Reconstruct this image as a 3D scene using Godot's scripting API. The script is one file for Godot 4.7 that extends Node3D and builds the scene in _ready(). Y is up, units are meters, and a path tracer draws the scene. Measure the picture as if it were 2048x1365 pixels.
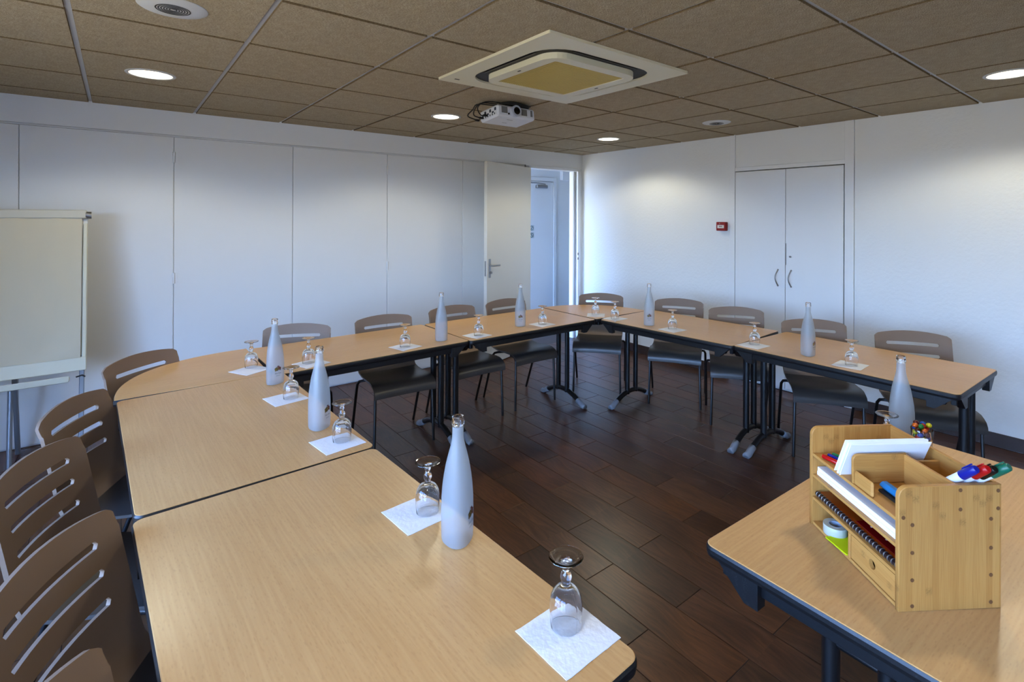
extends Node3D

const H := 2.388       # ceiling height
const T := 0.74        # table height
const TILE := 0.625
var M := {}
var taken := {}
var uvs := 1.0
var ugrain := 0
var uoff := Vector2.ZERO
var tint := Color(1, 1, 1)
var joint_shade := Color(1, 1, 1)   # joint shade painted into the side faces of the ceiling tiles
var rng := RandomNumberGenerator.new()

func _ready() -> void:
	rng.seed = 7
	# ---- camera, sky, exposure
	var cam := Camera3D.new()
	cam.name = "camera"
	cam.projection = Camera3D.PROJECTION_FRUSTUM
	cam.near = 0.05
	cam.far = 60.0
	var px := 0.05 / 1040.08
	cam.size = 1365.0 * px
	cam.frustum_offset = Vector2((1024.0 - 1079.66) * px, (434.74 - 682.5) * px)
	cam.position = Vector3(-4.7209, 1.5745, 4.9378)
	cam.rotation = Vector3(0, -0.682115, 0.003563)
	cam.rotation_order = EULER_ORDER_YXZ
	add_child(cam)
	cam.current = true
	var sky_m := ProceduralSkyMaterial.new()
	sky_m.sky_top_color = Color(0.37, 0.565, 0.88)
	sky_m.sky_horizon_color = Color(0.68, 0.81, 0.96)
	sky_m.ground_bottom_color = Color(0.46, 0.455, 0.43)
	sky_m.ground_horizon_color = Color(0.53, 0.54, 0.54)
	sky_m.sky_energy_multiplier = 4.35
	sky_m.ground_energy_multiplier = 4.1
	var sky := Sky.new()
	sky.sky_material = sky_m
	var env := Environment.new()
	env.background_mode = Environment.BG_SKY
	env.sky = sky
	env.tonemap_mode = Environment.TONE_MAPPER_LINEAR
	env.tonemap_exposure = 1.2
	env.sdfgi_enabled = true
	env.ssao_enabled = true
	env.ssil_enabled = true
	var we := WorldEnvironment.new()
	we.name = "environment"
	we.environment = env
	add_child(we)
	make_materials()
	build_room()
	build_ceiling_fittings()
	build_tables()
	build_chairs()
	build_table_ware()
	build_flip_chart()
	build_organizer()

# ============================================================ helpers
func st_new() -> SurfaceTool:
	var st := SurfaceTool.new()
	st.begin(Mesh.PRIMITIVE_TRIANGLES)
	st.set_smooth_group(-1)
	return st

func uv_of(v: Vector3, n: Vector3) -> Vector2:
	var a := n.abs()
	var r: Vector2
	if a.y >= a.x and a.y >= a.z:
		r = Vector2(v.x, v.z) if ugrain != 2 else Vector2(v.z, v.x)
	elif a.x >= a.z:
		r = Vector2(v.z, v.y) if ugrain != 1 else Vector2(v.y, v.z)
	else:
		r = Vector2(v.x, v.y) if ugrain != 1 else Vector2(v.y, v.x)
	return r / uvs + uoff

func tri(st: SurfaceTool, a: Vector3, b: Vector3, c: Vector3) -> void:
	var n := (b - a).cross(c - a)
	if n.length_squared() < 1e-20:
		return
	var col := tint if absf(n.normalized().y) > 0.9 else tint * joint_shade
	for v in [a, c, b]:
		st.set_color(col)
		st.set_uv(uv_of(v, n))
		st.add_vertex(v)

func quad(st: SurfaceTool, a: Vector3, b: Vector3, c: Vector3, d: Vector3) -> void:
	tri(st, a, b, c)
	tri(st, a, c, d)

func tri_out(st: SurfaceTool, a: Vector3, b: Vector3, c: Vector3, o: Vector3) -> void:
	if (b - a).cross(c - a).dot((a + b + c) / 3.0 - o) >= 0.0:
		tri(st, a, b, c)
	else:
		tri(st, a, c, b)

func quad_out(st, a: Vector3, b: Vector3, c: Vector3, d: Vector3, o: Vector3) -> void:
	tri_out(st, a, b, c, o)
	tri_out(st, a, c, d, o)

func corner(c: Vector3, h: Vector3, b: float, basis: Basis, sx: int, sy: int, sz: int, k: int) -> Vector3:
	var q := Vector3(h.x - b, h.y - b, h.z - b)
	q[k] = h[k]
	return c + basis * Vector3(q.x * sx, q.y * sy, q.z * sz)

func bx(st: SurfaceTool, c: Vector3, s: Vector3, b := 0.0, basis := Basis.IDENTITY) -> void:
	# a box with chamfered edges
	var h := s * 0.5
	b = minf(b, minf(h.x, minf(h.y, h.z)) * 0.9)
	st.set_smooth_group(-1)
	for k in 3:
		var i := (k + 1) % 3
		var j := (k + 2) % 3
		for s0 in [-1, 1]:
			var pts := []
			for e in [[-1, -1], [1, -1], [1, 1], [-1, 1]]:
				var g := [0, 0, 0]
				g[k] = s0
				g[i] = e[0]
				g[j] = e[1]
				pts.append(corner(c, h, b, basis, g[0], g[1], g[2], k))
			quad_out(st, pts[0], pts[1], pts[2], pts[3], c)
	if b <= 0.0:
		return
	for k in 3:
		var i := (k + 1) % 3
		var j := (k + 2) % 3
		for si in [-1, 1]:
			for sj in [-1, 1]:
				var g0 := [0, 0, 0]
				g0[k] = -1
				g0[i] = si
				g0[j] = sj
				var g1 := g0.duplicate()
				g1[k] = 1
				quad_out(st, corner(c, h, b, basis, g0[0], g0[1], g0[2], i), corner(c, h, b, basis, g1[0], g1[1], g1[2], i), corner(c, h, b, basis, g1[0], g1[1], g1[2], j), corner(c, h, b, basis, g0[0], g0[1], g0[2], j), c)
	for sx in [-1, 1]:
		for sy in [-1, 1]:
			for sz in [-1, 1]:
				tri_out(st, corner(c, h, b, basis, sx, sy, sz, 0), corner(c, h, b, basis, sx, sy, sz, 1), corner(c, h, b, basis, sx, sy, sz, 2), c)

func lathe(st: SurfaceTool, prof: Array, seg := 24, at := Vector3.ZERO, basis := Basis.IDENTITY, lobed := false) -> void:
	# prof: Vector2(radius, height), outside on the right when walking the profile upwards
	var group := 1
	for i in prof.size() - 1:
		if i > 0:
			var d0: Vector2 = prof[i] - prof[i - 1]
			var d1: Vector2 = prof[i + 1] - prof[i]
			if absf(d0.angle_to(d1)) > 0.7:
				group += 1
		st.set_smooth_group(group)
		for j in seg:
			var a0 := TAU * j / seg
			var a1 := TAU * (j + 1) / seg
			var q := []
			for e in [[a0, i], [a1, i], [a1, i + 1], [a0, i + 1]]:
				var r: float = prof[e[1]].x
				var y: float = prof[e[1]].y
				if lobed:
					r *= lobe(e[0], y)
				q.append(at + basis * Vector3(r * sin(e[0]), y, r * cos(e[0])))
			quad(st, q[0], q[1], q[2], q[3])
	st.set_smooth_group(-1)

func tube(st: SurfaceTool, pts: Array, r: float, seg := 8, flat := 1.0, caps := true) -> void:
	var n := pts.size()
	var up := Vector3.UP
	var rings := []
	var prev := Vector3.ZERO
	for i in n:
		var d: Vector3
		if i == 0:
			d = (pts[1] - pts[0]).normalized()
		elif i == n - 1:
			d = (pts[n - 1] - pts[n - 2]).normalized()
		else:
			d = ((pts[i + 1] - pts[i]).normalized() + (pts[i] - pts[i - 1]).normalized()).normalized()
		var u: Vector3
		if i == 0:
			u = up if absf(d.y) < 0.9 else Vector3.RIGHT
		else:
			u = prev
		u = (u - d * u.dot(d)).normalized()
		prev = u
		var w := d.cross(u)
		var ring := []
		for k in seg:
			var a := TAU * k / seg
			ring.append(pts[i] + u * (cos(a) * r) + w * (sin(a) * r * flat))
		rings.append(ring)
	st.set_smooth_group(1)
	for i in n - 1:
		for k in seg:
			var k1 := (k + 1) % seg
			quad(st, rings[i][k], rings[i][k1], rings[i + 1][k1], rings[i + 1][k])
	st.set_smooth_group(-1)
	if caps:
		for k in range(1, seg - 1):
			tri(st, rings[0][0], rings[0][k + 1], rings[0][k])
			tri(st, rings[n - 1][0], rings[n - 1][k], rings[n - 1][k + 1])

func slab(st: SurfaceTool, poly: PackedVector2Array, rows: Array, group := true) -> void:
	# convex outline in x,z (counter-clockwise seen in the x-right, z-down plane or not: fixed here), rows: Vector2(inset, y) from below up
	if not Geometry2D.is_polygon_clockwise(poly):
		poly.reverse()
	var n := poly.size()
	var nor := []
	for i in n:
		var e0 := (poly[i] - poly[(i + n - 1) % n]).normalized()
		var e1 := (poly[(i + 1) % n] - poly[i]).normalized()
		var m := Vector2(e0.y, -e0.x) + Vector2(e1.y, -e1.x)
		m = m.normalized()
		var k: float = 1.0 / maxf(0.4, m.dot(Vector2(e1.y, -e1.x)))
		nor.append(m * k)
	var cen := Vector2.ZERO
	for q in poly:
		cen += q / n
	if nor[0].dot(poly[0] - cen) < 0.0:
		for i in n:
			nor[i] = -nor[i]
	var rings := []
	for rw in rows:
		var ring := []
		for i in n:
			var q: Vector2 = poly[i] - nor[i] * rw.x
			ring.append(Vector3(q.x, rw.y, q.y))
		rings.append(ring)
	var o := Vector3(cen.x, (rows[0].y + rows[-1].y) * 0.5, cen.y)
	for i in rings.size() - 1:
		st.set_smooth_group(i + 1 if group else -1)
		for k in n:
			var k1 := (k + 1) % n
			quad_out(st, rings[i][k], rings[i][k1], rings[i + 1][k1], rings[i + 1][k], o)
	st.set_smooth_group(-1)
	var ids := Geometry2D.triangulate_polygon(poly)
	for e in [[0, -1.0], [rings.size() - 1, 1.0]]:
		var ring: Array = rings[e[0]]
		for t in range(0, ids.size(), 3):
			tri_out(st, ring[ids[t]], ring[ids[t + 1]], ring[ids[t + 2]], ring[ids[t]] - Vector3(0, e[1], 0))

func round_rect(x0: float, z0: float, x1: float, z1: float, r: float, seg := 5) -> PackedVector2Array:
	var p := PackedVector2Array()
	for c in [[x1 - r, z1 - r, 0.0], [x0 + r, z1 - r, 0.25], [x0 + r, z0 + r, 0.5], [x1 - r, z0 + r, 0.75]]:
		for k in seg + 1:
			var a: float = TAU * (c[2] + 0.25 * k / seg)
			p.append(Vector2(c[0] + r * cos(a), c[1] + r * sin(a)))
	return p

func mesh_of(st: SurfaceTool) -> ArrayMesh:
	st.generate_normals()
	return st.commit()

func obj(called: String, st: SurfaceTool, m: Material, parent: Node = self) -> MeshInstance3D:
	return put(called, mesh_of(st), m, parent)

func put(called: String, mesh: Mesh, m: Material, parent: Node = self) -> MeshInstance3D:
	var o := MeshInstance3D.new()
	o.name = numbered(called) if parent == self else called
	o.mesh = mesh
	o.material_override = m
	o.cast_shadow = GeometryInstance3D.SHADOW_CASTING_SETTING_ON
	parent.add_child(o, true)
	return o

func numbered(called: String) -> String:
	if not taken.has(called):
		taken[called] = 0
		return called
	taken[called] += 1
	return "%s_%03d" % [called, taken[called]]

func thing(called: String, label: String, category: String, at := Vector3.ZERO, turn := 0.0, group := "") -> Node3D:
	var o := Node3D.new()
	o.name = numbered(called)
	add_child(o)
	o.position = at
	o.rotation.y = turn
	tag(o, label, category, group)
	return o

func tag(o: Node, label: String, category: String, group := "") -> Node:
	o.set_meta("label", label)
	o.set_meta("category", category)
	if group != "":
		o.set_meta("group", group)
	return o

func struct(called: String, label: String, category: String, at := Vector3.ZERO) -> Node3D:
	var o := thing(called, label, category, at)
	o.set_meta("kind", "structure")
	return o

func dup(root: Node3D, at: Vector3, turn: float, label: String) -> Node3D:
	var base := String(root.name)
	var r: Node3D = root.duplicate()
	r.name = numbered(base)
	add_child(r)
	r.position = at
	r.rotation.y = turn
	r.set_meta("label", label)
	return r

# ============================================================ materials
func mat(c: Color, rough := 0.6, metal := 0.0, spec := 0.5) -> StandardMaterial3D:
	var m := StandardMaterial3D.new()
	m.albedo_color = c
	m.roughness = rough
	m.metallic = metal
	m.metallic_specular = spec
	return m

func tex(im: Image) -> ImageTexture:
	return ImageTexture.create_from_image(im)

func noise(seed_: int, freq: float, oct := 3) -> FastNoiseLite:
	var n := FastNoiseLite.new()
	n.noise_type = FastNoiseLite.TYPE_SIMPLEX_SMOOTH
	n.seed = seed_
	n.frequency = freq
	n.fractal_octaves = oct
	return n

func grain(size: Vector2i, seed_: int, light: Color, dark: Color, fine: float, coarse: float, stretch: float, pores := 0.0, pore_color := Color.BLACK, wave := 0.06) -> ImageTexture:
	# wood grain that runs along u
	var a := noise(seed_, 1.0, 3)
	var b := noise(seed_ + 1, 1.0, 2)
	var p := noise(seed_ + 2, 1.0, 1)
	var im := Image.create(size.x, size.y, false, Image.FORMAT_RGB8)
	for y in size.y:
		for x in size.x:
			var v := float(y) / size.y
			var u := float(x) / size.x
			var w := b.get_noise_2d(u * coarse * 0.5, v * coarse) * 0.5
			var f := a.get_noise_2d(u * fine / stretch, (v + w * wave) * fine)
			var k := clampf(0.5 + f * 0.55 + w * 0.7, 0.0, 1.0)
			var c := dark.lerp(light, k)
			if pores > 0.0:
				var q := p.get_noise_2d(u * fine * 0.35, v * fine * 4.0)
				if q > 0.42:
					c = c.lerp(pore_color, pores * (q - 0.42) * 3.0)
			im.set_pixel(x, y, c)
	im.generate_mipmaps()
	return tex(im)

func bumps(size: int, seed_: int, freq: float, oct := 3) -> Image:
	var a := noise(seed_, freq, oct)
	var im: Image = a.get_seamless_image(size, size)
	im.convert(Image.FORMAT_RGBA8)
	return im

func make_materials() -> void:
	# laminate of the tables, beech look
	var lam := mat(Color(1, 1, 1), 0.33, 0.0, 0.45)
	lam.albedo_texture = grain(Vector2i(1024, 640), 11, Color(0.815, 0.645, 0.425), Color(0.755, 0.575, 0.36), 150.0, 4.0, 40.0, 0.14, Color(0.58, 0.40, 0.22), 0.010)
	M.laminate = lam
	M.edge = mat(Color(1, 1, 1), 0.42)
	var sc := noise(21, 1.0, 2)
	var ei := Image.create(256, 256, false, Image.FORMAT_RGB8)
	for y in 256:
		for x in 256:
			var k := sc.get_noise_2d(x * 0.55, y * 0.55)
			var big := sc.get_noise_2d(x * 0.05 + 90.0, y * 0.02)
			var c := 0.055 + 0.02 * k
			if k + big * 0.5 > 0.62:
				c += 0.16
			ei.set_pixel(x, y, Color(c, c, c * 1.06))
	M.edge.albedo_texture = tex(ei)
	M.edge.uv1_triplanar = true
	M.edge.uv1_scale = Vector3(4, 4, 4)
	M.black_metal = mat(Color(0.05, 0.05, 0.055), 0.38)
	M.grey_foot = mat(Color(0.50, 0.52, 0.55), 0.45)
	# wood-look floor tiles
	var ft := grain(Vector2i(1024, 1024), 31, Color(0.395, 0.26, 0.165), Color(0.235, 0.142, 0.086), 70.0, 6.0, 14.0, 0.3, Color(0.14, 0.085, 0.05))
	M.planks = []
	for k in [Color(1, 1, 1), Color(0.86, 0.86, 0.88), Color(1.0, 0.94, 0.86), Color(0.93, 0.90, 0.90), Color(0.80, 0.78, 0.78)]:
		var m := mat(k, 0.33, 0.0, 0.45)
		m.albedo_texture = ft
		M.planks.append(m)
	M.grout = mat(Color(0.10, 0.075, 0.06), 0.8)
	# wood fibre ceiling tiles
	var fa := noise(41, 1.0, 2)
	var fb := noise(42, 1.0, 2)
	var fc := noise(43, 1.0, 2)
	var im := Image.create(768, 768, false, Image.FORMAT_RGB8)
	var hm := Image.create(768, 768, false, Image.FORMAT_RGB8)
	for y in 768:
		for x in 768:
			var f := fa.get_noise_2d(x * 0.06, y * 0.30)
			var g := fb.get_noise_2d(x * 0.22 + y * 0.10, y * 0.16 - x * 0.08)
			var s := fc.get_noise_2d(x * 0.012, y * 0.012)
			var k := clampf(0.5 + f * 0.55 + g * 0.45, 0.0, 1.0)
			im.set_pixel(x, y, Color(0.51, 0.445, 0.35).lerp(Color(0.85, 0.79, 0.67), k * 0.9 + s * 0.08))
			hm.set_pixel(x, y, Color(k, k, k))
	im.generate_mipmaps()
	var fibre := mat(Color(1, 1, 1), 0.95, 0.0, 0.2)
	fibre.albedo_texture = tex(im)
	fibre.heightmap_enabled = true
	fibre.heightmap_texture = tex(hm)
	fibre.heightmap_scale = 0.12
	fibre.vertex_color_use_as_albedo = true
	M.fibre = fibre
	M.grid = mat(Color(0.76, 0.76, 0.76), 0.5)
	# walls
	M.white = mat(Color(0.86, 0.865, 0.86), 0.55, 0.0, 0.4)
	M.panel = mat(Color(0.87, 0.875, 0.875), 0.42, 0.0, 0.45)
	var plaster := mat(Color(0.87, 0.875, 0.87), 0.7, 0.0, 0.35)
	plaster.uv1_triplanar = true
	plaster.uv1_world_triplanar = true
	plaster.uv1_scale = Vector3(1.6, 1.6, 1.6)
	plaster.heightmap_enabled = true
	plaster.heightmap_texture = tex(bumps(512, 51, 0.035, 3))
	plaster.heightmap_scale = 0.12
	M.plaster = plaster
	M.dark_skirting = mat(Color(0.20, 0.135, 0.105), 0.45)
	M.ivory = mat(Color(0.83, 0.80, 0.70), 0.5)
	M.door_beige = mat(Color(0.86, 0.85, 0.81), 0.5)
	M.steel = mat(Color(0.62, 0.62, 0.62), 0.28, 0.9)
	M.dark = mat(Color(0.03, 0.03, 0.03), 0.6)
	M.glow = mat(Color(1, 1, 1), 0.5)
	M.glow.emission_enabled = true
	M.glow.emission = Color(1.0, 0.94, 0.82)
	M.glow.emission_energy_multiplier = 4.0
	M.pane = mat(Color(0.9, 0.95, 1.0, 0.05), 0.02)
	M.pane.transparency = BaseMaterial3D.TRANSPARENCY_ALPHA
	# chairs
	M.taupe = mat(Color(0.49, 0.405, 0.335), 0.58, 0.0, 0.45)
	M.anthracite = mat(Color(0.235, 0.215, 0.20), 0.34, 0.0, 0.5)
	# glass ware
	M.glass = mat(Color(1, 1, 1, 0.0), 0.0)
	M.glass.transparency = BaseMaterial3D.TRANSPARENCY_ALPHA
	M.glass.refraction_enabled = true
	M.glass.refraction_scale = 0.05
	M.frost = mat(Color(0.66, 0.68, 0.69, 0.46), 0.30, 0.0, 0.5)
	M.frost.transparency = BaseMaterial3D.TRANSPARENCY_ALPHA
	M.print = mat(Color(1, 1, 1), 0.6)
	M.print.vertex_color_use_as_albedo = true
	var nap := mat(Color(0.89, 0.89, 0.89), 0.9, 0.0, 0.2)
	nap.uv1_triplanar = true
	nap.uv1_scale = Vector3(9, 9, 9)
	nap.heightmap_enabled = true
	nap.heightmap_texture = tex(bumps(256, 61, 0.02, 3))
	nap.heightmap_scale = 0.07
	M.napkin = nap
	M.paper = mat(Color(0.93, 0.93, 0.93), 0.85, 0.0, 0.2)
	# bamboo
	var bam := mat(Color(1, 1, 1), 0.5, 0.0, 0.4)
	bam.albedo_texture = bamboo_texture()
	M.bamboo = bam
	M.bamboo_dark = mat(Color(0.42, 0.27, 0.13), 0.7)

func bamboo_texture() -> ImageTexture:
	# strips about 2 cm wide that run along u, each with its own tone, fine fibres and node marks
	var a := noise(71, 1.0, 2)
	var r := RandomNumberGenerator.new()
	r.seed = 72
	var tone := []
	var nodes := []
	for k in 24:
		tone.append(r.randf_range(-1, 1))
		nodes.append(r.randf())
	var im := Image.create(640, 960, false, Image.FORMAT_RGB8)
	for y in 960:
		for x in 640:
			var v := float(y) / 960.0
			var u := float(x) / 640.0
			var s := int(v * 24.0)
			var f := a.get_noise_2d(u * 3.0 + s * 9.0, v * 420.0)
			var c := Color(0.655, 0.45, 0.215).lerp(Color(0.755, 0.56, 0.30), clampf(0.5 + f * 0.6 + tone[s] * 0.28, 0.0, 1.0))
			var d: float = absf(u - nodes[s])
			if d < 0.03:
				var q := a.get_noise_2d(u * 160.0, v * 60.0)
				c = c.darkened(clampf((0.03 - d) * 6.0 * (0.6 + q), 0.0, 0.2))
			im.set_pixel(x, y, c)
	im.generate_mipmaps()
	return tex(im)

# ============================================================ the room
const X0 := -6.3
const Z1 := 6.8

func box_obj(called: String, a: Vector3, b: Vector3, m: Material, parent: Node, bevel := 0.0) -> MeshInstance3D:
	var st := st_new()
	bx(st, (a + b) * 0.5, (b - a).abs(), bevel)
	return obj(called, st, m, parent)

func in_frame(p: Vector3) -> bool:
	var d := p - Vector3(-4.7209, 1.5745, 4.9378)
	var w := d.x * sin(0.682115) - d.z * cos(0.682115)
	if w < 0.3:
		return false
	var u := 1079.66 + 1040.08 * (d.x * cos(0.682115) + d.z * sin(0.682115)) / w
	var v := 434.74 - 1040.08 * d.y / w
	return u > -150 and u < 2200 and v > -100 and v < 1600

func build_room() -> void:
	build_floor()
	build_ceiling()
	build_wall_back()
	build_wall_right()
	build_other_walls()
	build_corridor()

func build_floor() -> void:
	var fl := struct("floor", "dark brown wood-look tile floor laid in a half-offset bond", "floor")
	box_obj("subfloor", Vector3(X0 - 0.2, -0.12, -0.12), Vector3(0.12, -0.0025, Z1 + 0.12), M.grout, fl)
	var items := []
	var pw := 0.1735
	var pl := 0.655
	var k0 := int(floor((X0 + 3.14) / pw))
	for k in range(k0, 19):
		var xa := maxf(-3.14 + pw * k, X0)
		var xb := minf(-3.14 + pw * (k + 1), 0.0)
		if xb - xa < 0.02:
			continue
		var zoff := 2.662 if posmod(k, 2) == 0 else 3.005
		for j in range(-6, 7):
			var za := maxf(zoff + pl * j, 0.0)
			var zb := minf(zoff + pl * (j + 1), Z1)
			if zb - za < 0.02:
				continue
			var c := Vector3((xa + xb) * 0.5, -0.006, (za + zb) * 0.5)
			items.append([c, Vector3(xb - xa - 0.0028, 0.012, zb - za - 0.0028), in_frame(c), c.distance_to(Vector3(-4.72, 1.57, 4.94))])
	items.sort_custom(func(a, b): return (a[2] and not b[2]) or (a[2] == b[2] and a[3] < b[3]))
	var cache := {}
	var rest := st_new()
	uvs = 1.4
	ugrain = 2
	for i in items.size():
		var it: Array = items[i]
		var v := rng.randi() % 6
		uoff = Vector2(rng.randi() % 2 * 0.5, v * 0.16)
		if i < 300:
			var key := "%.3f %.3f %s" % [it[1].x, it[1].z, uoff]
			if not cache.has(key):
				var st := st_new()
				bx(st, Vector3.ZERO, it[1], 0.0012)
				cache[key] = mesh_of(st)
			var o := put("plank", cache[key], M.planks[rng.randi() % 5], fl)
			o.position = it[0]
		else:
			bx(rest, it[0], it[1], 0.0)
	var o2 := obj("planks_by_the_camera", rest, M.planks[0], fl)
	o2.name = "plank_field"
	o2.set_meta("kind", "stuff")
	uvs = 1.0
	ugrain = 0
	uoff = Vector2.ZERO

func build_ceiling() -> void:
	var ce := struct("ceiling", "suspended ceiling of brown wood-fibre tiles in a grey grid", "ceiling")
	box_obj("slab", Vector3(X0 - 0.12, H + 0.05, -0.12), Vector3(0.12, H + 0.2, Z1 + 0.12), M.white, ce)
	var xs := [X0]
	var x := -3.624 - TILE * 4
	while x < -0.01:
		if x > X0 + 0.01:
			xs.append(x)
		x += TILE
	xs.append(0.0)
	var zs := [0.0]
	var z := 0.3
	while z < Z1 - 0.01:
		zs.append(z)
		z += TILE
	zs.append(Z1)
	var cache := {}
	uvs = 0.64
	joint_shade = Color(0.46, 0.40, 0.33)  # darkens the tile sides in place of real shade in the joints
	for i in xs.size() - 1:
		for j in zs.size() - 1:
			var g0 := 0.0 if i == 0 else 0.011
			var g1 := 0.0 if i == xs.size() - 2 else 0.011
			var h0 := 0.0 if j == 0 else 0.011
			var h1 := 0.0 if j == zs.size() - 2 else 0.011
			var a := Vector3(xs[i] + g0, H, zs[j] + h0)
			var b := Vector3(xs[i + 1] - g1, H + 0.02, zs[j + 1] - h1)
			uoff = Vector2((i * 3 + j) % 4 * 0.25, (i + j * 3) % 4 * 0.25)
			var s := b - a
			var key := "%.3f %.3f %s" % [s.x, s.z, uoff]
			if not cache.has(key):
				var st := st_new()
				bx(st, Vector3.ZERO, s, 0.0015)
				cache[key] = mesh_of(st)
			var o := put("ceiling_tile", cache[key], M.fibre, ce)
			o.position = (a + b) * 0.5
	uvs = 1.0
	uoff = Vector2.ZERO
	joint_shade = Color(1, 1, 1)
	for i in range(1, xs.size() - 1):
		box_obj("grid_bar", Vector3(xs[i] - 0.0118, H + 0.0095, 0), Vector3(xs[i] + 0.0118, H + 0.03, Z1), M.grid, ce)
	for j in range(1, zs.size() - 1):
		box_obj("cross_bar", Vector3(X0, H + 0.010, zs[j] - 0.0118), Vector3(0, H + 0.0295, zs[j] + 0.0118), M.grid, ce)

func build_wall_back() -> void:
	var w := struct("wall_back", "white wall of tall partition panels under a plain header", "wall")
	# masonry behind the panels, left and right of the doorway and over it
	box_obj("wall_core", Vector3(X0 - 0.12, -0.03, -0.12), Vector3(-0.889, H + 0.05, -0.012), M.white, w)
	box_obj("wall_core", Vector3(-0.889, 2.19, -0.12), Vector3(-0.083, H + 0.05, -0.012), M.white, w)
	box_obj("wall_core", Vector3(-0.083, -0.03, -0.12), Vector3(0.12, H + 0.05, -0.012), M.white, w)
	box_obj("header", Vector3(X0, 2.203, -0.012), Vector3(0, H + 0.03, 0.004), M.panel, w, 0.001)
	box_obj("track", Vector3(X0, 2.190, -0.012), Vector3(-1.6, 2.196, 0.006), M.panel, w)
	box_obj("corner_piece", Vector3(-0.03, 0, -0.012), Vector3(0, 2.19, 0.0), M.panel, w)
	var xs := [X0, -6.095, -5.238, -4.381, -3.52, -2.652, -1.796, -0.945]
	for i in xs.size() - 1:
		var p := box_obj("partition_panel", Vector3(xs[i] + 0.002, 0.008, -0.03), Vector3(xs[i + 1] - 0.002, 2.188, 0.0), M.panel, w, 0.002)
		if i in [2, 4]:
			for y in [2.03, 1.09]:
				var st := st_new()
				tube(st, [Vector3(xs[i + 1], y - 0.042, 0.006), Vector3(xs[i + 1], y + 0.042, 0.006)], 0.009, 10)
				bx(st, Vector3(xs[i + 1] + 0.014, y, 0.001), Vector3(0.026, 0.08, 0.003), 0.001)
				obj("hinge", st, M.panel, p)
	# door frame
	var d := struct("door_1", "open white door leaf swung back beside the doorway", "door", Vector3(-0.889, 0, 0.0))
	box_obj("frame_jamb", Vector3(-0.05, 0, -0.125), Vector3(0.0, 2.195, 0.012), M.panel, d, 0.002)
	box_obj("frame_jamb", Vector3(0.806, 0, -0.125), Vector3(0.853, 2.195, 0.012), M.panel, d, 0.002)
	box_obj("frame_stop", Vector3(0.778, 0, -0.125), Vector3(0.806, 2.17, -0.05), M.panel, d, 0.002)
	box_obj("frame_head", Vector3(-0.05, 2.17, -0.125), Vector3(0.853, 2.203, 0.012), M.panel, d, 0.002)
	var st2 := st_new()
	for y in [1.04, 1.10]:
		bx(st2, Vector3(0.809, y, 0.0125), Vector3(0.012, 0.03, 0.003))
	obj("strike_plate", st2, M.dark, d)
	var leaf := box_obj("leaf", Vector3(0.0, 0.008, 0.0), Vector3(0.862, 2.165, 0.04), M.door_beige, d, 0.002)
	leaf.rotation.y = -2.798
	leaf.position = Vector3(-0.005, 0, 0.055)
	var hd := st_new()
	bx(hd, Vector3(0.815, 1.03, -0.003), Vector3(0.035, 0.20, 0.006), 0.002)
	tube(hd, [Vector3(0.815, 1.06, -0.005), Vector3(0.815, 1.06, -0.045), Vector3(0.80, 1.06, -0.052), Vector3(0.70, 1.058, -0.052)], 0.009, 8)
	tube(hd, [Vector3(0.815, 0.985, -0.005), Vector3(0.815, 0.985, -0.03)], 0.012, 10)
	obj("door_handle", hd, M.steel, leaf)
	var lk := st_new()
	bx(lk, Vector3(0.8625, 1.03, 0.02), Vector3(0.002, 0.16, 0.018))
	obj("lock_plate", lk, M.steel, leaf)

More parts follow.
